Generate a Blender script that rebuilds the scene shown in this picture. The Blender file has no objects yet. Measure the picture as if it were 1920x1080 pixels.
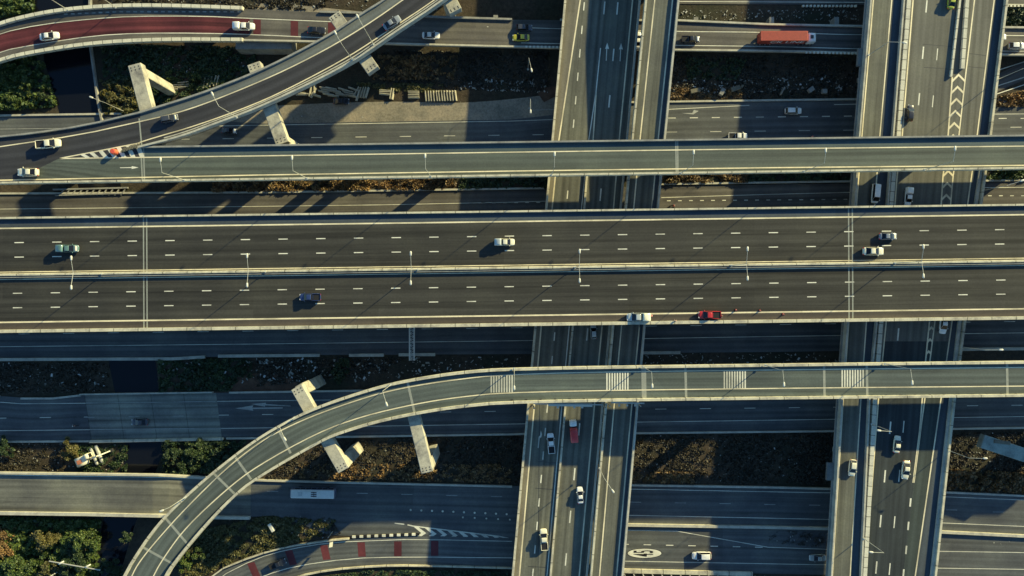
import bpy, bmesh, math, random
import numpy as np
from mathutils import Vector, Matrix
random.seed(7); rng = np.random.default_rng(7)
S = bpy.context.scene
COL = S.collection
# ------------------------------------------------------------------ camera
H = 190.0            # metres above the ground
F = 1300.0           # focal length in pixels of the 1920 wide picture
cam = bpy.data.objects.new('camera', bpy.data.cameras.new('camera')); COL.objects.link(cam)
cam.location = (0, 0, H); cam.rotation_euler = (0, 0, 0)
cam.data.sensor_width = 36; cam.data.lens = 36*F/1920; cam.data.clip_end = 4000; cam.data.clip_start = 1
S.camera = cam
# ------------------------------------------------------------------ light
SX, SY = 2.25, 1.75   # a post of 1 m throws its shadow 2.25 m west, 1.75 m south
elev = math.atan(1/math.hypot(SX, SY)); az = math.atan2(SY, SX)
W = bpy.data.worlds.new('World'); S.world = W; W.use_nodes = True
nt = W.node_tree; nt.nodes.clear()
sky = nt.nodes.new('ShaderNodeTexSky'); sky.sky_type = 'NISHITA'; sky.sun_disc = False
sky.sun_elevation = elev; sky.sun_rotation = math.pi/2-az
sky.air_density = 1.0; sky.dust_density = 0.3; sky.ozone_density = 3.0
bg = nt.nodes.new('ShaderNodeBackground'); bg.inputs[1].default_value = 0.10
wo = nt.nodes.new('ShaderNodeOutputWorld')
tint = nt.nodes.new('ShaderNodeMix'); tint.data_type = 'RGBA'; tint.blend_type = 'MULTIPLY'; tint.inputs[0].default_value = 1
tint.inputs[7].default_value = (.64, .86, .94, 1)
nt.links.new(sky.outputs[0], tint.inputs[6]); nt.links.new(tint.outputs[2], bg.inputs[0]); nt.links.new(bg.outputs[0], wo.inputs[0])
sl = bpy.data.lights.new('sun', 'SUN'); sl.energy = 4.4; sl.angle = math.radians(0.8); sl.color = (1.0, 0.88, 0.45)
sun = bpy.data.objects.new('sun', sl); COL.objects.link(sun)
sun.rotation_euler = Vector((-SX, -SY, -1)).to_track_quat('-Z', 'Y').to_euler()
sun.location = (80, 60, 100)
S.view_settings.view_transform = 'Standard'; S.view_settings.look = 'None'
S.view_settings.exposure = 1.02; S.view_settings.gamma = 1
# ------------------------------------------------------------------ helpers
def P(px, py, z=0.0):
    k = (H-z)/F
    return Vector(((px-960)*k, (540-py)*k, z))
def tag(o, label=None, cat=None, group=None, kind=None):
    if label: o['label'] = label
    if cat: o['category'] = cat
    if group: o['group'] = group
    if kind: o['kind'] = kind
    return o
def empty(name, loc=(0, 0, 0), rz=0):
    o = bpy.data.objects.new(name, None); COL.objects.link(o); o.location = loc; o.rotation_euler = (0, 0, rz)
    o.empty_display_size = .5
    return o
class MB:
    def __init__(s): s.v = []; s.f = []; s.uv = {}; s.smooth = set()
    def add(s, vs, fs, uvs=None, smooth=False):
        b = len(s.v); s.v += [tuple(v) for v in vs]
        for i, f in enumerate(fs):
            if uvs is not None and uvs[i] is not None: s.uv[len(s.f)] = uvs[i]
            if smooth: s.smooth.add(len(s.f))
            s.f.append(tuple(b+k for k in f))
    def box(s, c, d, rz=0, ax=None):
        x, y, z = d[0]/2, d[1]/2, d[2]/2
        M = Matrix.Rotation(rz, 3, 'Z')
        vs = [Vector(c)+M@Vector((a, b, e)) for a in (-x, x) for b in (-y, y) for e in (-z, z)]
        s.add(vs, [(0, 1, 3, 2), (4, 6, 7, 5), (0, 4, 5, 1), (2, 3, 7, 6), (0, 2, 6, 4), (1, 5, 7, 3)])
    def bar(s, a, b, w, h=None, n=4):
        a, b = Vector(a), Vector(b); h = h or w; d = (b-a).normalized()
        up = Vector((0, 0, 1)) if abs(d.z) < .95 else Vector((0, 1, 0))
        r = d.cross(up).normalized(); u = r.cross(d)
        if n == 4: prof = [(-1, -1), (1, -1), (1, 1), (-1, 1)]
        else: prof = [(math.cos(2*math.pi*k/n), math.sin(2*math.pi*k/n)) for k in range(n)]
        vs = [p+r*(x*w/2)+u*(y*h/2) for p in (a, b) for x, y in prof]
        fs = [tuple(range(n))[::-1], tuple(range(n, 2*n))]+[(k, (k+1) % n, n+(k+1) % n, n+k) for k in range(n)]
        s.add(vs, fs)
    def cone(s, c, r0, r1, h, n=12, axis='z'):
        vs = []
        for t, r in ((0, r0), (1, r1)):
            for k in range(n):
                a = 2*math.pi*k/n
                if axis == 'z': vs.append((c[0]+r*math.cos(a), c[1]+r*math.sin(a), c[2]+t*h))
                else: vs.append((c[0]+r*math.cos(a), c[1]+(t-.5)*h, c[2]+r*math.sin(a)))
        fs = [tuple(range(n))[::-1], tuple(range(n, 2*n))]+[(k, (k+1) % n, n+(k+1) % n, n+k) for k in range(n)]
        s.add(vs, fs)
    def loft(s, st, n=16, e=.45):
        vs = []; m = len(st)
        for (x, hw, z0, z1) in st:
            for k in range(n):
                a = 2*math.pi*(k+.5)/n; c, q = math.cos(a), math.sin(a)
                vs.append((x, hw*math.copysign(abs(c)**e, c), (z0+z1)/2+(z1-z0)/2*math.copysign(abs(q)**e, q)))
        fs = [(i*n+k, i*n+(k+1) % n, (i+1)*n+(k+1) % n, (i+1)*n+k) for i in range(m-1) for k in range(n)]
        s.add(vs, fs+[tuple(range(n))[::-1], tuple(range((m-1)*n, m*n))], smooth=True)
    def panel(s, q, inset=.06, off=.015):
        q = [Vector(p) for p in q]; c = sum(q, Vector())/4
        nrm = (q[1]-q[0]).cross(q[3]-q[0]).normalized()
        t = [p+(c-p)*(inset/max(.2, (c-p).length)*1.4) for p in q]
        vs = [p-nrm*.01 for p in t]+[p+nrm*off for p in t]
        s.add(vs, [(3, 2, 1, 0), (4, 5, 6, 7), (0, 1, 5, 4), (1, 2, 6, 5), (2, 3, 7, 6), (3, 0, 4, 7)])
    def build(s, name, mat, parent=None, fix=True):
        me = bpy.data.meshes.new(name); me.from_pydata(s.v, [], s.f); me.materials.append(mat)
        if s.uv:
            l = me.uv_layers.new(name='UVMap'); d = l.data
            for fi, uv in s.uv.items():
                p = me.polygons[fi]
                for k, li in enumerate(p.loop_indices): d[li].uv = uv[k]
        for i in s.smooth: me.polygons[i].use_smooth = True
        if fix and not s.uv:
            bm = bmesh.new(); bm.from_mesh(me); bmesh.ops.recalc_face_normals(bm, faces=bm.faces); bm.to_mesh(me); bm.free()
        o = bpy.data.objects.new(name, me); COL.objects.link(o)
        if parent: o.parent = parent
        return o
# -------------------------------------------------------------- materials
def new_mat(name, rough=.8, col=(.5, .5, .5)):
    m = bpy.data.materials.new(name); m.use_nodes = True
    b = m.node_tree.nodes['Principled BSDF']; b.inputs['Roughness'].default_value = rough
    b.inputs['Base Color'].default_value = (*col, 1)
    if rough > .6: b.inputs['Specular IOR Level'].default_value = .25
    return m, m.node_tree, b
def N(t, typ, **kw):
    n = t.nodes.new(typ)
    for k, v in kw.items(): setattr(n, k, v)
    return n
def ramp(t, src, stops):
    r = N(t, 'ShaderNodeValToRGB'); e = r.color_ramp.elements
    while len(e) < len(stops): e.new(.5)
    for i, (p, c) in enumerate(stops): e[i].position = p; e[i].color = (*c, 1) if len(c) == 3 else c
    t.links.new(src, r.inputs[0]); return r.outputs[0]
def g(v): return (v, v, v)
def mul(t, a, b, f=1.0):
    m = N(t, 'ShaderNodeMix', data_type='RGBA', blend_type='MULTIPLY'); m.inputs[0].default_value = f
    t.links.new(a, m.inputs[6]); t.links.new(b, m.inputs[7]); return m.outputs[2]
def noise(t, vec, scale, detail=4, rough=.55):
    n = N(t, 'ShaderNodeTexNoise'); n.inputs['Scale'].default_value = scale; n.inputs['Detail'].default_value = detail
    n.inputs['Roughness'].default_value = rough
    t.links.new(vec, n.inputs['Vector']); return n.outputs['Fac']
def mapping(t, vec, sc, loc=(0, 0, 0)):
    m = N(t, 'ShaderNodeMapping'); m.inputs['Scale'].default_value = sc; m.inputs['Location'].default_value = loc
    t.links.new(vec, m.inputs[0]); return m.outputs[0]
def asphalt(name, col, streak=.35, joints=0, worn=.2, rough=.78, track=3.5, phase=0.0):
    m, t, b = new_mat(name, rough)
    uv = N(t, 'ShaderNodeUVMap').outputs[0]; geo = N(t, 'ShaderNodeNewGeometry').outputs['Position']
    base = N(t, 'ShaderNodeRGB'); base.outputs[0].default_value = (*col, 1)
    off = random.random()*50
    s1 = noise(t, mapping(t, uv, (.010, .7, 1), (off, off, 0)), 1, 5, .65)
    c = mul(t, base.outputs[0], ramp(t, s1, [(.3, g(1-streak)), (.5, g(1)), (.72, g(1+streak*.6))]))
    s2 = noise(t, geo, .09, 5, .6)
    c = mul(t, c, ramp(t, s2, [(.3, (1-worn, 1-worn, 1-worn*.8)), (.55, g(1)), (.75, (1+worn, 1+worn, 1+worn*.7))]))
    s3 = noise(t, geo, 2.2, 6, .75)
    c = mul(t, c, ramp(t, s3, [(.25, g(.76)), (.55, g(1)), (.8, g(1.2))]))
    spx = N(t, 'ShaderNodeSeparateXYZ'); t.links.new(uv, spx.inputs[0])
    w1 = N(t, 'ShaderNodeMath', operation='MULTIPLY_ADD'); w1.inputs[1].default_value = 4*math.pi/track; w1.inputs[2].default_value = phase; t.links.new(spx.outputs[1], w1.inputs[0])
    w2 = N(t, 'ShaderNodeMath', operation='SINE'); t.links.new(w1.outputs[0], w2.inputs[0])
    w3 = N(t, 'ShaderNodeMath', operation='MULTIPLY_ADD'); w3.inputs[1].default_value = .5; w3.inputs[2].default_value = .5; t.links.new(w2.outputs[0], w3.inputs[0])
    c = mul(t, c, ramp(t, w3.outputs[0], [(.1, g(1.08)), (.9, g(.84))]), .8)     # wheel paths
    fl = N(t, 'ShaderNodeVectorMath', operation='FLOOR'); t.links.new(mapping(t, uv, (1/31., 1/track, 1), (off, .3, 0)), fl.inputs[0])
    wn = N(t, 'ShaderNodeTexWhiteNoise', noise_dimensions='2D'); t.links.new(fl.outputs[0], wn.inputs['Vector'])
    c = mul(t, c, ramp(t, wn.outputs['Value'], [(0, g(.86)), (.12, g(.9)), (.16, g(1)), (.8, g(1.03)), (.86, g(1.14))]), .8)   # separate pours
    s4 = noise(t, mapping(t, uv, (.03, .25, 1), (off+9, off, 0)), 1.0, 8, .8)   # oil drips and stains
    c = mul(t, c, ramp(t, s4, [(.34, g(.72)), (.42, g(1)), (.7, g(1))]))
    if joints:
        sp = N(t, 'ShaderNodeSeparateXYZ'); t.links.new(uv, sp.inputs[0])
        q = N(t, 'ShaderNodeMath', operation='MULTIPLY'); q.inputs[1].default_value = 1/joints; t.links.new(sp.outputs[0], q.inputs[0])
        fr = N(t, 'ShaderNodeMath', operation='FRACT'); t.links.new(q.outputs[0], fr.inputs[0])
        c = mul(t, c, ramp(t, fr.outputs[0], [(0, g(.45)), (.012*10/joints, g(.5)), (.02*10/joints, g(1))]))
    t.links.new(c, b.inputs['Base Color'])
    bp = N(t, 'ShaderNodeBump'); bp.inputs['Strength'].default_value = .15; t.links.new(s3, bp.inputs['Height']); t.links.new(bp.outputs[0], b.inputs['Normal'])
    return m
def concrete(name, col, joints=0, dirt=.45, rough=.85):
    m, t, b = new_mat(name, rough)
    geo = N(t, 'ShaderNodeNewGeometry').outputs['Position']
    base = N(t, 'ShaderNodeRGB'); base.outputs[0].default_value = (*col, 1)
    c = mul(t, base.outputs[0], ramp(t, noise(t, geo, .35, 8, .7), [(.3, (1-dirt, 1-dirt, 1-dirt*.9)), (.55, g(1)), (.8, g(1.12))]))
    c = mul(t, c, ramp(t, noise(t, geo, 3.5, 5, .7), [(.25, g(.78)), (.6, g(1.05))]))
    if joints:
        uv = N(t, 'ShaderNodeUVMap').outputs[0]
        sp = N(t, 'ShaderNodeSeparateXYZ'); t.links.new(uv, sp.inputs[0])
        q = N(t, 'ShaderNodeMath', operation='MULTIPLY'); q.inputs[1].default_value = 1/joints; t.links.new(sp.outputs[0], q.inputs[0])
        fr = N(t, 'ShaderNodeMath', operation='FRACT'); t.links.new(q.outputs[0], fr.inputs[0])
        w = .22/joints
        c = mul(t, c, ramp(t, fr.outputs[0], [(0, g(.3)), (w*.8, g(.35)), (w, g(1))]))
    t.links.new(c, b.inputs['Base Color'])
    return m
def paint_line(name, col, wear=.45):
    m, t, b = new_mat(name, .6)
    geo = N(t, 'ShaderNodeNewGeometry').outputs['Position']
    n1 = noise(t, geo, 1.3, 6, .75)
    c = ramp(t, n1, [(.28, tuple(x*(1-wear) for x in col)), (.5, col), (.8, tuple(min(1, x*1.05) for x in col))])
    c = mul(t, c, ramp(t, noise(t, geo, .11, 3, .6), [(.35, g(.62)), (.55, g(1))]))
    t.links.new(c, b.inputs['Base Color']); return m
def plain(name, col, rough=.5, metal=0, coat=0):
    m, t, b = new_mat(name, rough, col); b.inputs['Metallic'].default_value = metal; b.inputs['Coat Weight'].default_value = coat
    b.inputs['Coat Roughness'].default_value = .08
    return m
def dirtied(name, col, rough=.35, amt=.25, coat=.6):
    m, t, b = new_mat(name, rough)
    tc = N(t, 'ShaderNodeTexCoord').outputs['Object']
    c = ramp(t, noise(t, tc, 1.6, 6, .7), [(.3, tuple(x*(1-amt) for x in col)), (.6, col), (.85, tuple(min(1, x*1.06) for x in col))])
    t.links.new(c, b.inputs['Base Color']); b.inputs['Coat Weight'].default_value = coat; b.inputs['Coat Roughness'].default_value = .1
    return m
def leaf_mat(name, cols, rough=.6):
    m, t, b = new_mat(name, rough)
    geo = N(t, 'ShaderNodeNewGeometry')
    stops = [(i/(len(cols)-1), c) for i, c in enumerate(cols)]
    c = ramp(t, geo.outputs['Random Per Island'], stops)
    big = ramp(t, noise(t, geo.outputs['Position'], .12, 4, .6), [(.3, (.6, .65, .6)), (.55, g(1)), (.75, (1.45, 1.25, .9))])
    t.links.new(mul(t, c, big), b.inputs['Base Color'])
    b.inputs['Subsurface Weight'].default_value = 0
    return m
A_MAIN = asphalt('asphalt_dark', (.048, .046, .038), .6)
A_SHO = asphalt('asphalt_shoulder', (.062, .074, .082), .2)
A_UP = asphalt('asphalt_olive', (.098, .112, .092), .35)
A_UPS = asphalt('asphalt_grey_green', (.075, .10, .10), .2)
A_NS = asphalt('asphalt_worn_olive', (.125, .125, .098), .5, 0, .25)
A_RAMP = asphalt('asphalt_fresh_dark', (.046, .046, .050), .3)
A_RS = asphalt('concrete_shoulder', (.13, .14, .13), .25)
A_GR = asphalt('asphalt_ground', (.10, .104, .10), .4, 0, .3)
A_GR2 = asphalt('asphalt_ground_brown', (.115, .105, .09), .4, 0, .3)
A_CON = asphalt('concrete_carriageway', (.21, .215, .175), .6, 9, .4)
A_RED = asphalt('red_surfacing', (.105, .026, .030), .7, 0, .4)
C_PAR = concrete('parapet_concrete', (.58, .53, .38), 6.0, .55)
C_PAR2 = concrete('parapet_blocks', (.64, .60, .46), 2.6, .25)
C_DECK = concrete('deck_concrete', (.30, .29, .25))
C_PIER = concrete('pier_concrete', (.46, .43, .33), 0, .62)
C_PALE = concrete('pale_concrete', (.50, .47, .37), 0, .4)
C_JOINT = concrete('joint_concrete', (.30, .31, .26), 0, .2)
P_WHITE = paint_line('road_paint_white', (.74, .71, .56), .3)
P_FAINT = paint_line('road_paint_faded', (.38, .38, .33), .5)
P_YEL = paint_line('road_paint_cream', (.80, .70, .46), .25)
GALV = plain('galvanised_steel', (.55, .54, .46), .45, .3)
DARKM = plain('dark_steel', (.05, .05, .05), .5, .4)
HEADM = plain('lamp_housing', (.62, .60, .50), .5)
LENS = plain('lamp_lens', (.5, .5, .45), .2)
RUB = plain('black_rubber', (.015, .015, .016), .8)
GLASS = plain('tinted_glass', (.008, .009, .012), .22, 0, 0)
# -------------------------------------------------------------- polylines
def hl(yL, yR, x0=-420, x1=2340):
    f = lambda x: yL+(yR-yL)*x/1920
    return [(x0, f(x0)), (x1, f(x1))]
def vl(pts, y0=-380, y1=1460):
    """near vertical polyline from (x,y) points, carried on beyond the frame"""
    a, b = pts[0], pts[1]; c, d = pts[-2], pts[-1]
    s0 = (b[0]-a[0])/(b[1]-a[1]); s1 = (d[0]-c[0])/(d[1]-c[1])
    return [(a[0]+s0*(y0-a[1]), y0)]+list(pts)+[(d[0]+s1*(y1-d[1]), y1)]
def W3(pl, z): return [P(p[0], p[1], p[2] if len(p) > 2 else z) for p in pl]
def smooth_pl(pl, it=2):
    for _ in range(it):
        q = [pl[0]]
        for a, b in zip(pl[:-1], pl[1:]):
            q.append(tuple(.75*x+.25*y for x, y in zip(a, b))); q.append(tuple(.25*x+.75*y for x, y in zip(a, b)))
        q.append(pl[-1]); pl = q
    return pl
def resample(ws, n):
    L = [0]
    for a, b in zip(ws[:-1], ws[1:]): L.append(L[-1]+(b-a).length)
    out = []
    for i in range(n+1):
        s = L[-1]*i/n; k = 0
        while k < len(L)-2 and L[k+1] < s: k += 1
        d = L[k+1]-L[k]; t = 0 if d == 0 else (s-L[k])/d
        out.append(ws[k].lerp(ws[k+1], min(1, t)))
    return out
def slab(name, Apl, Bpl, z, mat, n=1, thick=0, parent=None, lift=0):
    """surface between two edge polylines, with real thickness below"""
    a = resample(W3(Apl, z), n); b = resample(W3(Bpl, z), n)
    m = MB(); u = 0; U = Vector((0, 0, lift))
    cols = []
    for i in range(n+1):
        if i: u += ((a[i]+b[i])/2-(a[i-1]+b[i-1])/2).length
        cols.append((a[i]+U, b[i]+U, u, (a[i]-b[i]).length))
    for p, q in zip(cols[:-1], cols[1:]):
        vs = [p[0], p[1], q[1], q[0]]
        uv = [(p[2], 0), (p[2], p[3]), (q[2], q[3]), (q[2], 0)]
        nz = (Vector(vs[1])-Vector(vs[0])).cross(Vector(vs[3])-Vector(vs[0])).z
        idx = (0, 1, 2, 3) if nz > 0 else (3, 2, 1, 0)
        m.add(vs, [idx], [[uv[k] for k in idx]])
        if thick:
            D = Vector((0, 0, -thick)); e = [v+D for v in vs]
            m.add(vs+e, [(4, 5, 6, 7), (0, 4, 7, 3), (1, 2, 6, 5)], [[(0, 0)]*4]*3)
    if thick:
        for c in (cols[0], cols[-1]):
            D = Vector((0, 0, -thick)); m.add([c[0], c[1], c[1]+D, c[0]+D], [(0, 1, 2, 3)], [[(0, 0)]*4])
    return m.build(name, mat, parent)
def normals(ws):
    out = []
    for i in range(len(ws)):
        d = ws[min(i+1, len(ws)-1)]-ws[max(i-1, 0)]; d.z = 0; d.normalize(); out.append(Vector((-d.y, d.x, 0)))
    return out
def ribbon(m, pl, z, width, lift=.015):
    w = W3(pl, z); ns = normals(w)
    for i in range(len(w)-1):
        a, b = w[i], w[i+1]; U = Vector((0, 0, lift))
        vs = [a-ns[i]*width/2+U, b-ns[i+1]*width/2+U, b+ns[i+1]*width/2+U, a+ns[i]*width/2+U]
        m.add(vs, [(0, 1, 2, 3)])
def clip_pl(pl, x0=None, x1=None, y0=None, y1=None): return pl
def line_obj(pls, z, width, mat, parent, name='edge_line', lift=.015):
    m = MB()
    for pl in pls: ribbon(m, pl, z, width, lift)
    return m.build(name, mat, parent)
def dashes(cs, z, lpx, d, width, mat, parent, name='lane_dashes', lift=.015):
    m = MB()
    for (x, y) in cs: ribbon(m, [(x-d[0]*lpx/2, y-d[1]*lpx/2), (x+d[0]*lpx/2, y+d[1]*lpx/2)], z, width, lift)
    return m.build(name, mat, parent)
def wall(name, pl, z, h, th, mat, parent, z0=-.3, taper=.0, side=0):
    """parapet wall of thickness th along a polyline (side shifts it to one side)"""
    w = W3(pl, z); ns = normals(w); m = MB(); u = 0
    for i in range(len(w)-1):
        a, b = w[i]+ns[i]*side, w[i+1]+ns[i+1]*side; na, nb = ns[i]*th/2, ns[i+1]*th/2
        l = (b-a).length; Z0 = Vector((0, 0, z0)); Z1 = Vector((0, 0, h)); k = 1-taper
        vs = [a-na+Z0, a+na+Z0, a-na*k+Z1, a+na*k+Z1, b-nb+Z0, b+nb+Z0, b-nb*k+Z1, b+nb*k+Z1]
        U = [(u, 0), (u, 0), (u, 1), (u, 1), (u+l, 0), (u+l, 0), (u+l, 1), (u+l, 1)]
        fs = [(2, 6, 7, 3), (0, 4, 6, 2), (1, 3, 7, 5), (0, 1, 5, 4)]
        if i == 0: fs.append((0, 2, 3, 1))
        if i == len(w)-2: fs.append((4, 5, 7, 6))
        m.add(vs, fs, [[U[k2] for k2 in f] for f in fs]); u += l
    o = m.build(name, mat, parent)
    bm = bmesh.new(); bm.from_mesh(o.data); bmesh.ops.remove_doubles(bm, verts=bm.verts, dist=.0005); bmesh.ops.recalc_face_normals(bm, faces=bm.faces); bm.to_mesh(o.data); bm.free()
    return o
def patch(m, px, z, lift=.02):
    vs = [P(x, y, z)+Vector((0, 0, lift)) for x, y in px]
    n = sum(((vs[i]).cross(vs[(i+1) % len(vs)]).z for i in range(len(vs))))
    m.add(vs, [tuple(range(len(vs))) if n > 0 else tuple(range(len(vs)))[::-1]])
def pier(parent, a, b, ztop, bw=3.0, bh=2.0, cw=2.4, cols=(0.08, .92), z0=-.5, mat=None):
    """cross beam from pixel a to pixel b at ztop with columns under it"""
    A, B = P(*a, ztop-bh/2), P(*b, ztop-bh/2); d = (B-A).normalized()
    m = MB(); m.bar(A, B, bw, bh)
    cap = m.build('pier_cap', mat or C_PIER, parent)
    bv = cap.modifiers.new('bevel', 'BEVEL'); bv.width = .12; bv.segments = 2
    rz = math.atan2(d.y, d.x)
    if bw > 2.9:
        for t in (.03, .06, .94, .97):
            for k in (-.3, 0, .3):
                c = A.lerp(B, t)+Vector((-d.y, d.x, 0))*bw*k; q = MB(); q.cone((c.x, c.y, ztop-.01), .16, .16, .05, 8); q.build('anchor_plate', DARKM, cap)
    for t in cols:
        c = A.lerp(B, t); m = MB(); hh = ztop-bh-z0
        m.box((c.x, c.y, z0+hh/2), (cw, cw*.85, hh-.01), rz)
        o = m.build('column', mat or C_PIER, cap); bv = o.modifiers.new('bevel', 'BEVEL'); bv.width = .3; bv.segments = 2
# ================================================================== GROUND
def ground_mat():
    m, t, b = new_mat('soil_and_scrub', .95)
    geo = N(t, 'ShaderNodeNewGeometry').outputs['Position']
    c = ramp(t, noise(t, geo, .05, 8, .65), [(.3, (.026, .032, .018)), (.46, (.044, .038, .024)), (.58, (.062, .046, .031)), (.72, (.085, .066, .042))])
    c = mul(t, c, ramp(t, noise(t, geo, .9, 8, .75), [(.3, g(.5)), (.5, g(1)), (.75, g(1.5))]))
    c = mul(t, c, ramp(t, noise(t, geo, 6, 4, .8), [(.3, g(.65)), (.6, g(1.15))]))
    t.links.new(c, b.inputs['Base Color'])
    bp = N(t, 'ShaderNodeBump'); bp.inputs['Strength'].default_value = .6; bp.inputs['Distance'].default_value = .3
    t.links.new(noise(t, geo, 1.6, 8, .7), bp.inputs['Height']); t.links.new(bp.outputs[0], b.inputs['Normal'])
    return m
m = MB(); m.add([(-1500, -1500, 0), (1500, -1500, 0), (1500, 1500, 0), (-1500, 1500, 0)], [(0, 1, 2, 3)])
tag(m.build('ground', ground_mat()), kind='structure')
wm, t, b = new_mat('canal_water', .12, (.006, .007, .010)); b.inputs['Specular IOR Level'].default_value = .3
bp = N(t, 'ShaderNodeBump'); bp.inputs['Strength'].default_value = .12; bp.inputs['Distance'].default_value = .05
t.links.new(noise(t, N(t, 'ShaderNodeNewGeometry').outputs['Position'], .8, 4), bp.inputs['Height']); t.links.new(bp.outputs[0], b.inputs['Normal'])
canL = [(40, -380), (62, 0), (84, 117), (107, 195), (160, 400), (208, 700), (240, 850), (192, 975), (180, 1080), (170, 1460)]
canR = [(178, -380), (172, 0), (170, 82), (187, 195), (240, 400), (295, 700), (305, 850), (252, 985), (224, 1080), (210, 1460)]
tag(slab('canal_water', canL, canR, .03, wm, 60), kind='structure')
cw = wall('canal_wall', [(172, -380), (171, 82), (187, 195), (200, 260)], .03, .9, .5, C_DECK, None)
tag(cw, 'long grey concrete retaining wall on the east bank of the dark canal', 'wall')
def sandmat():
    m, t, b = new_mat('sandy_verge', .95)
    geo = N(t, 'ShaderNodeNewGeometry').outputs['Position']
    c = ramp(t, noise(t, geo, .12, 8, .7), [(.3, (.15, .14, .11)), (.5, (.27, .235, .175)), (.7, (.38, .31, .22))])
    c = mul(t, c, ramp(t, noise(t, geo, 1.8, 7, .75), [(.3, g(.6)), (.6, g(1.1))]))
    t.links.new(c, b.inputs['Base Color']); return m
SAND = sandmat()
# ---------------------------------------------------- ground level roads
def ground_road(name, A, B, z, mat, n=24, thick=.0):
    o = slab(name, A, B, z, mat, n, thick); tag(o, kind='structure'); return o
Z0 = .15
# verge of sand north of the second road
sv = slab('sandy_verge', smooth_pl([(300, 222), (470, 200), (560, 196), (640, 192), (760, 190), (860, 194), (960, 186), (1040, 176)]), [(300, 240), (1045, 226)], .09, SAND, 30)
tag(sv, kind='structure')
def kerb(pls, z, parent, mat=None, h=.35, th=.5, name='kerb'):
    for pl in pls: wall(name, pl, z, h, th, mat or C_PALE, parent, z0=-z)
# R2
r = ground_road('road', [(-420, 219), (0, 217), (250, 212), (480, 232), (960, 224), (1254, 191), (1610, 186), (2340, 178)], [(-420, 318), (0, 312), (2340, 292)], Z0, A_GR, 60)
kerb([[(-420, 219), (0, 217), (262, 213)], [(1040, 222), (1100, 193), (1254, 191), (1620, 186)]], Z0, r)
line_obj([[(300, 238), (480, 235), (960, 227), (1040, 224)], [(1200, 208), (1254, 205), (1405, 197.5)], [(1564, 196), (1620, 195)], [(1855, 214), (2340, 211)]], Z0, .16, P_WHITE, r)
line_obj([[(0, 242), (150, 240)], [(995, 206.5), (1040, 205.5)]], Z0, .14, P_FAINT, r)
dashes([(345+83*i, 261-i*1.05) for i in range(-3, 9)], Z0, 21, (1, -.012), .16, P_WHITE, r)
dashes([(1259.5+41.3*i, 221.3-i*.45) for i in range(9)]+[(1880+41*i, 222) for i in range(6)], Z0, 15, (1, -.01), .22, P_WHITE, r)
dashes([(1259+83.1*i, 247.6-i*.9) for i in range(5)]+[(1905, 238.5), (1988, 238)], Z0, 21, (1, -.01), .14, P_WHITE, r)
m = MB(); patch(m, [(1277, 212), (1298, 212), (1301, 206), (1310, 208), (1300, 214.5), (1294, 214)], Z0); m.build('turn_arrow', P_FAINT, r)
# R3 just south of the upper viaduct
r = ground_road('road', [(-420, 368), (0, 363), (480, 361), (960, 354), (1920, 338), (2340, 332)], hl(430, 408), Z0+.005, A_GR2, 50)
kerb([[(-420, 368), (0, 363), (480, 361), (960, 354), (1020, 353)], [(1236, 345.5), (1600, 340)], [(1838, 339), (2340, 332)]], Z0, r)
line_obj([[(-420, 398), (0, 392), (480, 387), (720, 384), (960, 379), (1030, 377)], [(1240, 370.5), (1440, 364.5), (1600, 360.5)], [(1838, 352), (2340, 347)]], Z0+.005, .16, P_WHITE, r)
dashes([(1254+20.7*i, 376.4-i*.16) for i in range(18)]+[(885+20.7*i, 380.5-i*.2) for i in range(7)]+[(1856+20.7*i, 367) for i in range(6)], Z0+.005, 7, (1, -.01), .24, P_WHITE, r)
# R4 just south of the main highway
r = ground_road('road', hl(600, 585), [(-420, 676), (0, 674), (325, 672), (480, 666), (960, 664), (1440, 660), (1920, 653), (2340, 649)], Z0, A_GR, 40)
kerb([[(-420, 676), (0, 674), (325, 672.5), (385, 669)], [(410, 667.5), (520, 666.5), (600, 666)], [(655, 666), (720, 665.5)], [(748, 665), (816, 664.6)], [(1205, 661.5), (1275, 661)], [(1800, 655), (2340, 649)]], Z0, r, h=.5, th=.8)
line_obj([[(-420, 655), (0, 650), (480, 645), (960, 639), (1440, 631), (1920, 624), (2340, 620)]], Z0, .16, P_WHITE, r)
dashes([(45+84*i, 626-i*1.05) for i in range(24)], Z0, 21, (1, -.012), .15, P_WHITE, r)
# R5
r = ground_road('road', [(-420, 744), (0, 742), (60, 747), (152, 741), (480, 735), (960, 728), (2340, 712)], [(-420, 830), (0, 828), (420, 822), (960, 814), (1440, 810), (1920, 801), (2340, 796)], Z0, A_GR, 60)
kerb([[(-420, 744), (0, 743)], [(40, 747), (100, 747), (152, 741)], [(430, 736), (700, 732)], [(16, 828), (170, 827)], [(425, 822), (560, 820)], [(630, 819), (960, 814), (990, 813)], [(1190, 812), (1570, 808)], [(1778, 804), (2340, 796)]], Z0, r)
line_obj([[(-420, 748), (0, 754), (40, 757), (160, 756), (480, 751.5), (620, 750)], [(-420, 810), (0, 807.5), (480, 802.5), (960, 795), (1190, 791.5), (1920, 781), (2340, 777)]], Z0, .16, P_WHITE, r)
dashes([(1.5+83.4*i, 784-i*1.15) for i in range(12)]+[(1239+83.5*i, 767-i*.9) for i in range(9)], Z0, 21, (1, -.012), .16, P_WHITE, r)
m = MB(); patch(m, [(441, 765.5), (475, 760), (473, 764.3), (530, 763.5), (530, 766), (474, 767), (475, 770)], Z0); patch(m, [(470, 757.5), (499, 755), (498, 757.5), (545, 760.5), (545, 762), (497, 760), (497, 762.5)], Z0); m.build('lane_arrow', P_FAINT, r)
cb = empty('canal_bridge', P(285, 790, 0)); tag(cb, 'pale concrete bridge slab carrying the middle left road across the canal', 'bridge')
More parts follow.
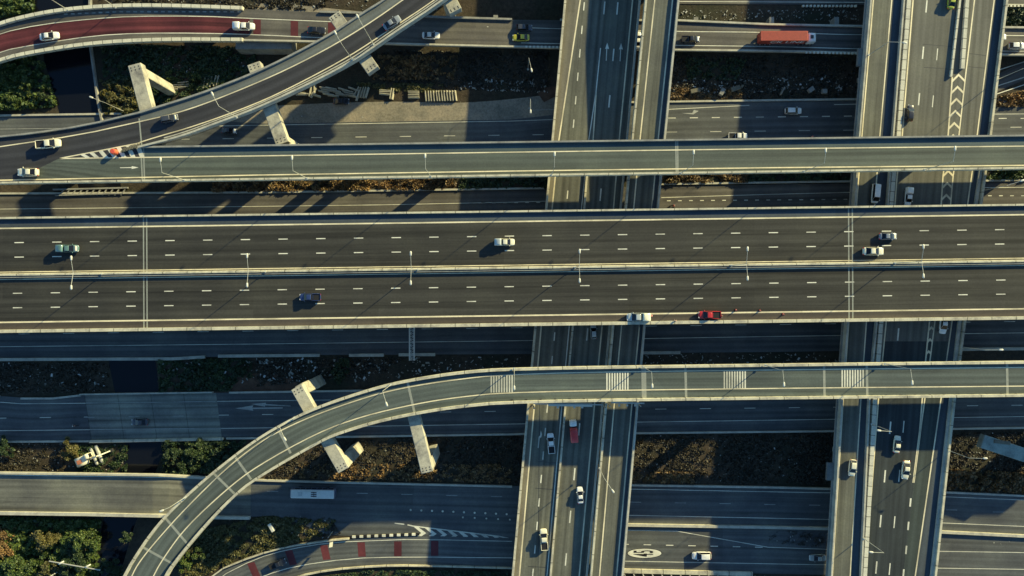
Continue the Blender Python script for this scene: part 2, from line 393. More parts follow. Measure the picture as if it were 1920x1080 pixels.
def par(o, root): o.parent = root; o.location = -Vector(root.location); return o
def under(root, fn, *a, **k):
    o = fn(*a, **k); o.parent = root; o.matrix_parent_inverse = Matrix.Translation(-Vector(root.location)); return o
under(cb, slab, 'bridge_deck', [(158, 741), (405, 737)], [(171, 826), (416, 822)], Z0+.02, A_CON, 10, .12)
under(cb, wall, 'parapet', [(152, 739), (400, 735)], Z0, .8, .35, C_PALE, None)
under(cb, wall, 'parapet', [(170, 827), (420, 822)], Z0, .9, .7, C_PAR, None)
mm = MB()
for i in range(3): ribbon(mm, [(167+84*i-10, 782.5-i*1.2), (167+84*i+10.5, 782.3-i*1.2)], Z0, .16, .035)
ribbon(mm, [(161, 755.8), (404, 752.8)], Z0, .16, .035); ribbon(mm, [(168, 805.3), (415, 803)], Z0, .16, .035)
under(cb, mm.build, 'lane_marking', P_FAINT)
# R6 (on a low deck over the canal in the west)
r = ground_road('road', [(430, 898), (600, 903), (960, 911), (1440, 913), (1765, 922), (1920, 929), (2340, 945)], [(430, 972), (520, 966), (620, 1004), (700, 1006), (790, 1004), (960, 1012), (1200, 986), (1440, 990), (1920, 1006), (2340, 1024)], Z0, A_GR, 70)
kerb([[(430, 898), (600, 903), (960, 911.5)], [(1181, 909), (1440, 913), (1560, 916)], [(1765, 922), (1920, 929), (2340, 945)]], Z0, r, h=.6)
kerb([[(1172, 983), (1440, 987.5), (1556, 990)], [(1758, 996), (1920, 1004), (2340, 1022)]], Z0, r, h=.8, th=.7, name='median_kerb')
line_obj([[(480, 901.5), (960, 914)], [(1178, 917), (1440, 922), (1560, 924)], [(1762, 931), (1920, 937.5), (2340, 953)], [(1172, 966), (1440, 971.5), (1556, 974)], [(1758, 980), (1920, 987), (2340, 1004)]], Z0, .16, P_WHITE, r)
dashes([(511+84*i, 921+i*2.0) for i in range(6)]+[(1191.5+84*i, 941.5+i*1.4) for i in range(5)]+[(1784, 956), (1872, 960), (1960, 964.5)], Z0, 21, (1, .018), .15, P_FAINT, r)
mm = MB()
for i in range(10):
    c = P(770+20*i, 956+i*.9, Z0); mm.cone((c.x, c.y, Z0), .3, .22, .14, 8)
for i in range(5):
    c = P(868+22*i, 970+i*1.1, Z0); mm.cone((c.x, c.y, Z0), .25, .2, .14, 8)
mm.build('road_stud', P_WHITE, r)
wb = empty('low_bridge', P(240, 925, 0)); tag(wb, 'low concrete bridge carrying the lower left road across the canal toward the ramp', 'bridge')
zz = lambda x: 4.2 if x < 300 else max(.2, 4.2-4.0*(x-300)/170)
Zw = lambda pl: [(x, y, zz(x)) for x, y in pl]
wn = Zw([(-420, 880), (0, 886), (160, 888), (300, 890), (340, 892), (400, 896), (470, 899)]); ws = Zw([(-420, 956), (0, 961), (160, 963), (300, 966), (340, 967), (400, 969), (470, 970)])
under(wb, slab, 'bridge_deck', wn, ws, 4, asphalt('concrete_worn', (.15, .148, .12), .6, 0, .4), 30, 1.1)
under(wb, wall, 'parapet', wn, 4, .8, .5, C_PALE, None); under(wb, wall, 'parapet', ws, 4, .8, .8, C_PALE, None)
under(wb, line_obj, [Zw([(-420, 884.5), (0, 890.5), (300, 895), (400, 899), (470, 903)])], 4, .2, P_WHITE, None, 'edge_line', .02)
for xx in (60, 200, 300):
    mm = MB(); c = P(xx, 925, 0); mm.box((c.x, c.y, 1.5), (1.2, 9, 3.0)); under(wb, mm.build, 'pier', C_DECK)
# chevrons between R6 and the slip road
mm = MB()
ribbon(mm, [(740, 981), (758, 983)], Z0, .3); ribbon(mm, [(764, 984), (775, 986.5), (860, 996.5), (935, 1005.5), (975, 1014)], Z0, .3)
for i in range(9):
    x = 775+21*i; yt = 987+(x-775)*.118; yb = 1011+(x-775)*.022; ym = (yt+yb)/2+.5; w = 9; k = max(.55, (yb-yt)/24)
    patch(mm, [(x, yt), (x+w, yt+1), (x+15*k+w, ym), (x+15*k, ym)], Z0); patch(mm, [(x+15*k, ym+.01), (x+15*k+w, ym+.01), (x+w-2, yb), (x-2, yb)], Z0)
mm.build('chevron_marking', P_WHITE, r)
# R7 slip road at the bottom
z7 = Z0+.03
A = smooth_pl([(330, 1150), (400, 1072), (480, 1040), (537, 1024), (620, 1012), (705, 1008), (780, 1004), (960, 1009), (1040, 1010)], 1)
B = smooth_pl([(420, 1160), (480, 1112), (555, 1080), (620, 1067), (705, 1060), (775, 1059), (960, 1064), (1040, 1066)], 1)
r = ground_road('slip_road', A, B, z7, A_GR, 50)
line_obj([smooth_pl([(340, 1160), (405, 1085), (480, 1047), (540, 1030), (620, 1017), (705, 1013.5), (775, 1011), (960, 1015)], 1), smooth_pl([(400, 1150), (440, 1105), (495, 1079), (555, 1061), (655, 1047), (755, 1044), (960, 1046)], 1)], z7, .18, P_WHITE, r)
wall('parapet', smooth_pl([(420, 1160), (480, 1112), (555, 1080), (620, 1067), (705, 1060), (775, 1059), (960, 1064)], 1), z7, .7, .35, C_PAR, r)
wall('parapet', smooth_pl([(330, 1150), (400, 1072), (480, 1040), (537, 1024), (620, 1012), (655, 1009)], 1), z7, .7, .35, C_PAR, r)
mm = MB(); mk = MB()
for i in range(18):
    x = 664+7*i
    a = P(x, 1006-i*.28, z7); (mm if i % 2 == 0 else mk).box((a.x, a.y, z7+.15), (1.0, .6, .35))
mm.build('white_kerb_blocks', P_WHITE, r); mk.build('black_kerb_blocks', RUB, r)
mm = MB()
for (x, y0, y1, sk) in [(815, 1014, 1042, 0), (746, 1015, 1043, 0), (677, 1017, 1044, 2), (607, 1023, 1050, 6), (541, 1033, 1060, 9), (470, 1056, 1084, 12)]:
    patch(mm, [(x-7, y0), (x+7, y0-abs(sk)*.2), (x+7+sk, y1-abs(sk)*.2), (x-7+sk, y1)], z7, .008)
mm.build('red_rumble_strip', A_RED, r)
# R7 east of the viaduct
r = ground_road('road', [(1010, 984), (1200, 985), (1440, 989), (1920, 1007), (2340, 1024)], [(1010, 1066), (1200, 1069), (1440, 1076), (1920, 1084), (2340, 1092)], Z0+.012, A_GR, 40)
kerb([[(1160, 1069), (1410, 1075)]], Z0, r, C_PAR, .6, 1.1)
line_obj([[(1172, 994), (1270, 996), (1440, 1026), (1555, 1030)], [(1166, 1052), (1440, 1057), (1550, 1059)], [(1752, 1033.5), (1920, 1036), (2340, 1042)], [(1748, 1065), (1920, 1067.5), (2340, 1072)]], Z0+.012, .16, P_WHITE, r)
dashes([(1172+41.8*i, 1020.5+i*.9) for i in range(7)], Z0+.012, 14, (1, .02), .22, P_WHITE, r)
def ell(cx, cy, a, b, z, n=40): return [(cx+a*math.cos(2*math.pi*k/n), cy+b*math.sin(2*math.pi*k/n)) for k in range(n)]
mm = MB(); patch(mm, ell(1208.5, 1037.3, 33, 9.7, 0), Z0+.012, .02); mm.build('speed_limit_disc_border', RUB, r)
mm = MB(); patch(mm, ell(1208.5, 1037.3, 31.5, 8.6, 0), Z0+.012, .032); mm.build('speed_limit_disc', P_WHITE, r)
def text(s, loc, rot, size, mat, parent, sx=1, sy=1, name='lettering', ext=.004, align='CENTER'):
    cu = bpy.data.curves.new(name, 'FONT'); cu.body = s; cu.size = size; cu.extrude = ext; cu.align_x = align; cu.align_y = 'CENTER'; cu.offset = .01*size
    cu.materials.append(mat); o = bpy.data.objects.new(name, cu); COL.objects.link(o)
    o.location = loc; o.rotation_euler = rot; o.scale = (sx, sy, 1)
    bpy.context.view_layer.update()
    me = bpy.data.meshes.new_from_object(o); q = bpy.data.objects.new(name, me); COL.objects.link(q)
    q.location = loc; q.rotation_euler = rot; q.scale = (sx, sy, 1); bpy.data.objects.remove(o); q.name = name
    if parent: q.parent = parent
    return q
text('45', P(1208.5, 1037.6, Z0+.06), (0, 0, math.pi/2), 1.9, RUB, r, .95, 4.0, 'speed_limit_number')
mm = MB()
for i in range(16):
    a = P(1170+17.5*i, 1074.5+i*.35, .2); b = P(1176+17.5*i, 1090, .2); mm.bar(a+Vector((0, 0, .35)), b+Vector((0, 0, .35)), .3, .5)
ft = mm.build('drain_rib', C_PALE); tag(ft, 'row of pale concrete ribs spanning the drain below the speed limit disc', 'drain')
# concrete ladder frame by the junction in the west
fr = MB()
fr.bar(P(100, 355.5, .4), P(240, 352, .4), .4, .5); fr.bar(P(104, 366.5, .4), P(232, 362.5, .4), .3, .5)
for i in range(11):
    x = 112+11.5*i; fr.bar(P(x, 366, .35), P(x+8, 355, .35), .25, .4)
fo = fr.build('drain_cover', C_DECK); tag(fo, 'ladder shaped concrete drain cover along the road under the merging viaducts', 'drain')
# ================================================================== LOW TOP ROAD (z 4)
ZT = 5.8
def zt(x): return 5.8 if x < 900 else (4.0 if x > 1040 else 5.8-1.8*(x-900)/140)
def ZL(pl): return [(p[0], p[1], zt(p[0])) for p in pl]
tr = empty('elevated_road', P(457, 45, 0)); tag(tr, 'low elevated road with red surfacing and block parapets at the top left', 'elevated road')
def U(fn, *a, **k): return under(cur, fn, *a, **k)
cur = tr
nE = [(-420, 190), (0, 46), (62, 30), (125, 19), (217, 12), (325, 12), (457, 17), (600, 23), (680, 25), (805, 32), (960, 37), (1050, 38), (1271, 39), (1440, 46.5), (1625, 50), (1885, 52), (2340, 58)]
nL = [(-420, 205), (0, 62), (75, 46), (175, 35), (250, 30.5), (375, 30), (480, 35), (655, 42), (780, 47.5), (960, 51), (1050, 54), (1265, 59), (1440, 60.5), (1625, 66), (1885, 66), (2340, 72)]
sL = [(-420, 240), (0, 96), (75, 82), (175, 67), (262, 62), (375, 62), (480, 65), (605, 71), (742, 75), (960, 80), (1050, 82), (1265, 85), (1440, 87), (1625, 92), (1885, 96), (2340, 100)]
sE = [(-420, 258), (0, 113), (75, 97), (175, 82), (300, 75), (457, 76), (620, 79), (755, 83), (960, 88), (1050, 90), (1265, 94), (1440, 96), (1625, 100), (1885, 103), (2340, 108)]
nE, nL, sL, sE = ZL(nE), ZL(nL), ZL(sL), ZL(sE)
U(slab, 'deck', nE, sE, ZT, A_GR2, 90, 1.2)
U(slab, 'red_surfacing', nL[:6]+[(468, 34.5, ZT)], sL[:6]+[(468, 64.6, ZT)], ZT, A_RED, 40, 0, None, .012)
U(wall, 'parapet', smooth_pl(nE[:7], 2), ZT, .9, .9, C_PAR2, None)
U(wall, 'parapet', smooth_pl(sE[:6], 2), ZT, .9, .9, C_PAR2, None)
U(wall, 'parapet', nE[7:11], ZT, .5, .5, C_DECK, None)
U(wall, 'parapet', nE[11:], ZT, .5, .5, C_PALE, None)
U(wall, 'parapet', sE[5:], ZT, .5, .45, C_PALE, None)
U(line_obj, [smooth_pl(nL, 1), smooth_pl(sL, 1)], ZT, .2, P_WHITE, None, 'edge_line', .02)
mm = MB()
for x in (482, 552, 622): patch(mm, [(x-7, 36+(x-480)*.04), (x+7, 36.6+(x-480)*.04), (x+7, 66+(x-480)*.045), (x-7, 65.5+(x-480)*.045)], ZT, .015)
U(mm.build, 'red_rumble_strip', A_RED)
mm = MB()
for i in range(26):
    x = 120+13*i; y = 22 if x > 220 else 22+(220-x)*.045
    ribbon(mm, [(x, y), (x+7, y)], ZT, .35)
U(mm.build, 'shoulder_dashes', P_FAINT)
mm = MB()
for seg in ((987, 1048, 87.7, 88.6), (1512, 1610, 98.2, 100.2)):
    x = seg[0]
    while x < seg[1]:
        y = seg[2]+(seg[3]-seg[2])*(x-seg[0])/(seg[1]-seg[0]); c = P(x, y, zt(x)+.62); mm.box(c, (.5, .55, .18)); x += 7.2
U(mm.build, 'white_kerb_blocks', P_WHITE)
mm = MB()
c = P(505, 90, 0); mm.box((c.x, c.y, 2.2), (15, 3.6, 4.4)); U(mm.build, 'abutment', C_DECK)
for x in (250, 420, 640, 800, 930, 1300, 1440, 1560):
    mm = MB(); yy = 60 if x > 500 else 45; c = P(x, yy, 0); hh = zt(x)-1.2; mm.box((c.x, c.y, hh/2), (1.2, 6, hh)); U(mm.build, 'pier', C_DECK)
# road strip at the very top right
r = ground_road('road', [(1210, -60), (2340, -50)], [(1210, 7), (1625, 9), (1885, 11), (2340, 14)], Z0, A_GR2, 16)
line_obj([[(1240, 2.5), (1625, 4.5)], [(1885, 8), (2340, 11)]], Z0, .2, P_WHITE, r)
mm = MB()
for x in list(range(1506, 1608, 7))+list(range(1888, 1990, 7)): c = P(x, 11.5, .3); mm.box(c, (.55, .5, .5))
mm.build('white_kerb_blocks', P_WHITE, r)
# east slip roads beside the right viaduct
r = ground_road('slip_road', [(1850, 150), (1940, 105), (2340, -60)], [(1840, 186), (1920, 150), (2340, -10)], Z0+.02, A_GR2, 14)
line_obj([[(1858, 136), (1920, 116), (2100, 40)], [(1858, 165), (1920, 145), (2100, 72)], [(1855, 181), (1920, 159), (2100, 88)]], Z0+.02, .25, P_WHITE, r)
# ================================================================== VIADUCTS
def lane(pl, off): return pl
# ---- main ten lane highway
ZM = 18.5
mh = empty('highway_viaduct', P(960, 505, 0)); cur = mh
tag(mh, 'widest dark asphalt highway viaduct crossing the whole picture from left to right', 'viaduct')
U(slab, 'deck', hl(409, 384), hl(621.5, 596), ZM, A_MAIN, 4, 2.0)
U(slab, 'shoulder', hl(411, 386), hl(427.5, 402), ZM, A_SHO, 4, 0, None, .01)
U(slab, 'shoulder', hl(605.5, 580), hl(619, 594), ZM, asphalt('asphalt_brown', (.078, .066, .056), .2), 4, 0, None, .01)
U(line_obj, [hl(428.3, 402.5), hl(604.5, 579)], ZM, .36, P_YEL, None, 'edge_line', .025)
U(line_obj, [hl(510.3, 484), hl(524, 497.5)], ZM, .22, P_YEL, None, 'edge_line', .025)
def row(yL, yR, x0, sp, n): return [(x0+sp*i, yL+(yR-yL)*(x0+sp*i)/1920) for i in range(n)]
for yL, yR, x0, sp in ((455.3, 430, 36, 70.7), (482.5, 457, 36, 70.7), (550.3, 524.5, 33, 70.9), (577.4, 551, 33, 70.9)):
    U(dashes, row(yL, yR, x0-5*sp, sp, 38), ZM, 17.5, (1, -.013), .24, P_WHITE, None, 'lane_dashes', .025)
U(wall, 'parapet', hl(409.3, 384.3), ZM, .7, .45, C_PAR, None, -1.0)
U(wall, 'parapet', hl(621, 595.7), ZM, 1.0, .75, C_PAR, None, -1.0)
U(wall, 'median_barrier', hl(515.8, 489.8), ZM, .9, .8, C_PAR, None, -.1, .5)
U(wall, 'median_barrier', hl(520.3, 494.3), ZM, .7, .25, C_DECK, None, -.1)
def joint_lines(pairs, z, parent_lift=.018, w=.35, mat=None):
    for a, b in pairs:
        mm = MB(); ribbon(mm, [a, b], z, w, parent_lift); U(mm.build, 'expansion_joint', mat or C_JOINT)
def yM(k, x): return {'n': 409.3-25*x/1920, 's': 620-25.5*x/1920}[k]
joint_lines([((x, yM('n', x)+1), (x+1, yM('s', x)-1)) for x in (269, 275, 1591, 1598)], ZM, .018, .32)
for x in range(-300, 2300, 330):
    y = 517-25*x/1920
    pier(mh, (x, y-75), (x, y+75), ZM-2.0, 3.2, 2.2, 3.0, (.25, .75))
for o in list(COL.objects):
    if o.parent == mh and o.name.startswith('pier_cap'): o.matrix_parent_inverse = Matrix.Translation(-Vector(mh.location))
def fix_inv(root):
    for o in COL.objects:
        if o.parent == root and o.name.startswith('pier_cap'): o.matrix_parent_inverse = Matrix.Translation(-Vector(root.location))
# ---- upper viaduct
ZU = 20.0
uv_ = empty('ramp_viaduct', P(960, 298, 0)); cur = uv_
tag(uv_, 'olive grey two lane viaduct running straight across above the widest highway', 'viaduct')
def upN(x): return 278.3-24.2*x/1920
def upS(x): return 343-27*x/1920
wN = [(-420, 300), (0, 257), (61, 251), (162, 236), (262, 212)]
U(slab, 'deck', [(262, 275), (2340, upN(2340))], [(262, upS(262)), (2340, upS(2340))], ZU, A_UP, 6, 1.8)
U(slab, 'deck', wN, [(-420, 352), (0, 344), (262, upS(262))], ZU, A_RAMP, 16, 1.8)
U(slab, 'carriageway', [(110, 297.5), (262, 295.2)], [(30, 337), (262, 332.5)], ZU, A_UP, 8, 0, None, .012)
U(slab, 'shoulder', [(262, 277.2), (2340, upN(2340)+2)], [(262, 294.6), (2340, 267)], ZU, A_UPS, 4, 0, None, .012)
U(line_obj, [[(112, 297.2), (480, 292.4), (960, 285.3), (1440, 279), (1920, 274), (2340, 270)], [(-420, 346), (0, 338), (480, 328.3), (960, 320.7), (1440, 314.5), (1920, 310), (2340, 306)]], ZU, .28, P_YEL, None, 'edge_line', .03)
U(line_obj, [[(112, 297), (180, 284), (262, 268)]], ZU, .28, P_YEL, None, 'gore_line', .03)
mm = MB()
for i in range(7):
    x = 150+17*i; yt = 290-(x-150)*.2; patch(mm, [(x, yt), (x+8, yt-1.5), (x+20, 295.8), (x+11, 296)], ZU, .028)
U(mm.build, 'gore_stripes', P_WHITE)
mm = MB(); patch(mm, [(225, 314), (247, 313.3), (247, 311.5), (260, 314), (247, 317), (247, 315), (225, 315.2)], ZU, .03); U(mm.build, 'lane_arrow', P_WHITE)
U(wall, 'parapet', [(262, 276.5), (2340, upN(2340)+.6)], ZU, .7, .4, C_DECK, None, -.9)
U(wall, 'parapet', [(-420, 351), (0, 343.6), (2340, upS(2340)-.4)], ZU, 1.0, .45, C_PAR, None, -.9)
U(wall, 'parapet', smooth_pl(wN, 1), ZU, .6, .4, C_DECK, None, -.9)
joint_lines([((264, 276), (267, 337)), ((269, 276), (271, 337))], ZU, .024)
joint_lines([((1267, upN(1267)+2), (1268, upS(1267)-2)), ((1270.5, upN(1267)+2), (1271, upS(1267)-2))], ZU, .024)
for x in (60, 330, 590, 648, 830, 1030, 1290, 1520, 1750, 2000):
    pier(uv_, (x-3, upN(x)+6), (x, upS(x)+2), ZU-1.8, 2.4, 1.8, 2.2, (.5,))
fix_inv(uv_)
# ---- curved ramp at the top left
cr = empty('curved_ramp', P(480, 170, 0)); cur = cr
tag(cr, 'dark asphalt curved ramp sweeping from the top edge down to the left junction', 'ramp')
e1 = smooth_pl([(262, 212), (332, 191), (397, 169.5), (480, 137), (547, 105), (627, 62), (680, 26), (733, -6), (1000, -210)], 2)
l1 = smooth_pl([(262, 228), (350, 208), (472, 160), (560, 120), (655, 68.5), (757, 0), (1010, -190)], 2)
l2 = smooth_pl([(262, 267), (293, 257), (367, 236), (480, 195), (560, 157), (655, 106), (730, 56), (816, 0), (1070, -185)], 2)
e2 = smooth_pl([(262, 277), (345, 256), (408, 232), (480, 206), (592, 154), (665, 115), (705, 88), (742, 62), (836, 0), (1090, -190)], 2)
U(slab, 'deck', e1, e2, ZU, A_RAMP, 50, 1.8)
U(slab, 'shoulder', [(a[0]+1.5, a[1]+1.5) for a in e1], l1, ZU, A_RS, 50, 0, None, .012)
U(line_obj, [smooth_pl([(0, 275), (150, 253), (262, 228)], 1)+l1[3:], l2], ZU, .26, P_YEL, None, 'edge_line', .03)
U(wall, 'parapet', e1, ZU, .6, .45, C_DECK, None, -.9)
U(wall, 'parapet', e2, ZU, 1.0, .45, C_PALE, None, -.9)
U(wall, 'guard_rail', [(p[0]-3.5, p[1]-4) for p in e2[4:]], ZU, .8, .25, C_PALE, None, -.05)
for a, b in (((256, 123), (302, 300)), ((478, 121), (532, 271)), ((628, 30), (701, 134)), ((812, -60), (855, 24))):
    pier(cr, a, b, ZU-1.8, 3.3, 2.3, 2.6, (.06, .94) if a[0] < 600 else (.1, .55))
fix_inv(cr)
joint_lines([((261, 222), (266, 276))], ZU, .024)
# ---- lower ramp
lr = empty('curved_ramp', P(960, 720, 0)); cur = lr
tag(lr, 'grey green ramp crossing from the right edge and curving down to the bottom left', 'ramp')
E1 = smooth_pl([(2340, 674.5), (1920, 679), (1440, 684.5), (960, 691), (860, 698.5), (780, 711), (730, 721), (680, 735), (605, 760), (550, 784), (480, 824), (400, 886), (350, 930), (307, 972), (270, 1020), (232, 1082), (120, 1320)], 2)
L1 = smooth_pl([(2340, 684.5), (1920, 689), (1440, 693.5), (960, 700), (830, 714.5), (730, 732), (655, 755), (580, 782), (520, 810), (480, 834), (425, 877), (350, 951), (300, 1006), (262, 1052), (246, 1081), (140, 1320)], 2)
L2 = smooth_pl([(2340, 719.5), (1920, 724), (1440, 728), (960, 734.5), (855, 745), (780, 757), (680, 780), (595, 811), (480, 875), (425, 917), (350, 987), (312, 1038), (286, 1081), (175, 1320)], 2)
E2 = smooth_pl([(2340, 736), (1920, 740.5), (1440, 745.5), (960, 752), (855, 762), (780, 774), (705, 790), (640, 810), (605, 824), (480, 896), (437, 931), (390, 980), (337, 1043), (309, 1082), (200, 1320)], 2)
A_LR = asphalt('asphalt_sea_grey', (.10, .118, .105), .35)
U(slab, 'deck', E1, E2, ZU, A_LR, 80, 1.2)
U(line_obj, [L1, L2], ZU, .26, P_YEL, None, 'edge_line', .03)
U(wall, 'parapet', E1, ZU, .7, .6, C_PAR, None, -.9)
U(wall, 'parapet', E2, ZU, 1.0, .6, C_PAR, None, -.9)
for x0 in (921, 1138, 1358, 1579):
    mm = MB()
    for i in range(9):
        x = x0+4.9*i; yt = 701.5-(x-960)*.0135; yb = 734-(x-960)*.0135
        if x0 < 1000: yt += 1.0; yb += 1.5
        ribbon(mm, [(x, yt), (x, yb)], ZU, .33, .026)
    U(mm.build, 'rumble_stripes', P_WHITE)
joint_lines([((1204.5, 689), (1205.5, 747)), ((1209, 689), (1210, 747)), ((1285, 688), (1286.5, 746)), ((1545, 685), (1546, 743)), ((1625, 684), (1626, 742)), ((1888, 682), (1889, 739)), ((764, 716), (777, 773)), ((442, 858), (471, 899)), ((401, 888), (440, 926)), ((310, 971), (350, 1018)), ((268, 1026), (322, 1056)), ((520, 802), (545, 850))], ZU, .024, .6)
mm = MB()
for i in range(60):
    x = 960+27*i if i < 48 else 0
    if x: c = P(x, 749.6-(x-960)*.0118, ZU+.05); mm.box(c, (.45, .35, .12))
U(mm.build, 'drain_slots', DARKM)
for a, b in (((558, 725), (646, 880)), ((766, 735), (802, 884))):
    pier(lr, a, b, ZU-1.2, 3.0, 2.2, 3.0, (.05, .94))
for x in (1010, 1330, 1500, 1900, 2200): pier(lr, (x, 692), (x, 742), ZU-1.2, 2.6, 1.8, 2.2, (.5,))
for a, b in (((330, 965), (372, 990)), ((420, 880), (458, 905))): pier(lr, a, b, ZU-1.2, 2.6, 1.8, 2.2, (.5,))
fix_inv(lr)
# ---- left north south viaduct, west deck
def lin(xt, xb): return vl([(xt, 0), (xb, 1080)])
ZA = 10.3
ns = empty('crossing_viaduct', P(1068, 540, 0)); cur = ns
tag(ns, 'wider west deck of the central viaduct running from the top edge to the bottom edge', 'viaduct')
U(slab, 'deck', lin(1059.5, 961), lin(1199.5, 1100), ZA, A_NS, 10, 1.6)
wl = vl([(1088, 0), (1048, 262), (1035, 393), (1015, 610), (974, 1080)]); wl[0] = (1140, -380)
U(slab, 'shoulder', lin(1061, 962.5), wl, ZA, asphalt('asphalt_shoulder_brown', (.17, .155, .118), .15), 30, 0, None, .012)
el = vl([(1186, 0), (1161, 262), (1150, 393), (1129, 610), (1115, 755), (1086, 1080)])
U(line_obj, [wl, el], ZA, .34, P_YEL, None, 'edge_line', .028)
U(line_obj, [[(1126, 90), (1117.5, 172), (1104, 262), (1096, 335), (1090, 393), (1067.5, 610), (1054, 755), (1025.5, 1080), (1015, 1200)]], ZA, .25, P_WHITE, None, 'lane_line', .028)
U(line_obj, [[(1118, 172), (1112, 262), (1104, 320)]], ZA, .3, P_YEL, None, 'lane_line', .028)
U(wall, 'lane_barrier', [(1101, 318), (1095, 393), (1074, 610), (1060.5, 755), (1032, 1080), (1021, 1200)], ZA, .6, .5, C_PAR, None, -.1)
U(wall, 'parapet', lin(1059.8, 961.3), ZA, 1.0, .55, C_PAR, None, -.8)
U(wall, 'parapet', lin(1199, 1099.5), ZA, 1.0, .45, C_PALE, None, -.8)
def vd(pts, l, w=.3, z=ZA): U(dashes, pts, z, l, (.09, -1), w, P_WHITE, None, 'lane_dashes', .028)
def xa(y): return 1093-(y-40)*.0925 if y < 300 else 1070-(y-300)*.0925
vd([(1091-(y-56)*.0885, y) for y in (12, 56, 100, 144, 188, 232)]+[(1064, 365), (1044, 587), (1039.5, 631), (1035, 675)]+[(1026-(y-766)*.087, y) for y in range(766, 1180, 44)], 15.5)
vd([(1157.5, 16), (1150, 103), (1142.5, 190), (1126, 365), (1101, 627), (1086, 805), (1077, 889), (1069, 969), (1061, 1049)], 23, .34)
vd([(1133, 15)], 24, .34)
mm = MB()
for x, y in ((1138, 98), (1164, 99)):
    patch(mm, [(x+.5, y-18), (x+4, y-6), (x+.4, y-7), (x-.8, y+16), (x-2.2, y+16), (x-1, y-7), (x-3.5, y-6)], ZA, .03)
x, y = 1013, 822; patch(mm, [(x+1, y-15), (x+3, y-8), (x+2, y-2), (x-1, y-1), (x-3, y+18), (x-5, y+18), (x-3, y-3), (x, y-6)], ZA, .03)
U(mm.build, 'lane_arrow', P_WHITE)
joint_lines([((1008, 865), (1043, 868)), ((1003, 915), (1040, 918)), ((990, 1062), (1028, 1064)), ((1012, 738), (1009, 1080))], ZA, .02, .12, DARKM)
for y in (-60, 130, 300, 440, 560, 700, 858, 1075, 1180):
    xl = 1059.5-.0912*y; pier(ns, (xl+8, y), (xl+132, y), ZA-1.6, 2.0, 1.4, 1.8, (.25, .75))
fix_inv(ns)
ZB = 12.3
ne = empty('crossing_viaduct', P(1190, 540, 0)); cur = ne
tag(ne, 'narrow east deck of the central viaduct, with a single lane between cream lines', 'viaduct')
def zb(y): return 10.3+(6.0 if y < -300 else np.interp(y, [-380, 0, 262, 393, 610, 1080], [6.0, 5.4, 3.6, 2.7, 2.0, 1.2]))
def ZE(pl):
    out = []
    for a, b in zip(pl[:-1], pl[1:]):
        for k in range(4): t = k/4; x, y = a[0]+(b[0]-a[0])*t, a[1]+(b[1]-a[1])*t; out.append((x, y, zb(y)))
    return out+[(pl[-1][0], pl[-1][1], zb(pl[-1][1]))]
rw = vl([(1210.5, 0), (1185, 262), (1172.5, 393), (1149, 610), (1136, 755), (1107.5, 1080)])
re_ = vl([(1271, 0), (1245, 262), (1232, 393), (1207.5, 610), (1194.5, 755), (1166, 1080)])
rw, re_ = ZE(rw), ZE(re_)
U(slab, 'deck', rw, re_, ZB, A_NS, 24, 1.5)
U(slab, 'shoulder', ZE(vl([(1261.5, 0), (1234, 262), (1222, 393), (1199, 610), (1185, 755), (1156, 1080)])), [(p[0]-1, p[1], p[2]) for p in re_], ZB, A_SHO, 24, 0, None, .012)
U(line_obj, [ZE(vl([(1227.5, 0), (1200, 262), (1188, 393), (1165.5, 610), (1152, 755), (1124, 1080)])), ZE(vl([(1261, 0), (1234, 262), (1222, 393), (1199, 610), (1185, 755), (1156, 1080)]))], ZB, .32, P_YEL, None, 'edge_line', .028)
U(wall, 'parapet', rw, ZB, 1.0, .5, C_PAR, None, -.8)
U(wall, 'parapet', re_, ZB, 1.0, .5, C_PALE, None, -.8)
for y in (-60, 130, 300, 440, 560, 700, 858, 1075, 1180):
    xl = 1211-.0955*y; pier(ne, (xl+6, y), (xl+50, y), float(zb(y))-1.6, 2.0, 1.4, 1.8, (.5,))
fix_inv(ne)
# ---- right viaduct, west deck
ZC = 12.1
na = empty('crossing_viaduct', P(1615, 540, 0)); cur = na
tag(na, 'narrow west deck of the right hand viaduct with a lone lamp arm over it', 'viaduct')
aw = vl([(1630, 0), (1608, 262), (1600, 385), (1586, 610), (1576, 750), (1556, 1080)])
ae = vl([(1692, 0), (1671, 262), (1661, 385), (1640, 610), (1627, 750), (1612, 1080)])
U(slab, 'deck', aw, ae, ZC, A_NS, 12, 1.5)
ael = vl([(1672, 0), (1649, 262), (1640, 385), (1624, 610), (1614, 750), (1594, 1080)])
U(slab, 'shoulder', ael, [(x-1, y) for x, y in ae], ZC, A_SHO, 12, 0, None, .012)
U(line_obj, [vl([(1637.5, 0), (1615.5, 262), (1606, 385), (1591, 610), (1581, 750), (1560.5, 1080)]), ael], ZC, .3, P_YEL, None, 'edge_line', .028)
U(wall, 'parapet', aw, ZC, 1.0, .4, C_PALE, None, -.8)
U(wall, 'parapet', ae, ZC, 1.0, .4, C_PALE, None, -.8)
wo_ = [(x-5, y) for x, y in aw]
U(wall, 'service_ledge', wo_, ZC-1.0, .3, .8, C_DECK, None, -.2)
for (x, y) in ((1614, 108), (1556, 884)):
    mm = MB(); c = P(x, y, ZC-.8); mm.box((c.x, c.y, ZC-1.0), (1.6, 4.5, .8), -.07); U(mm.build, 'bracket_box', concrete('bracket_concrete', (.20, .20, .18)))
for y in (-60, 130, 300, 440, 560, 700, 858, 1180):
    xl = 1630-.068*y; pier(na, (xl+5, y), (xl+50, y), ZC-1.5, 2.0, 1.4, 1.8, (.5,))
fix_inv(na)
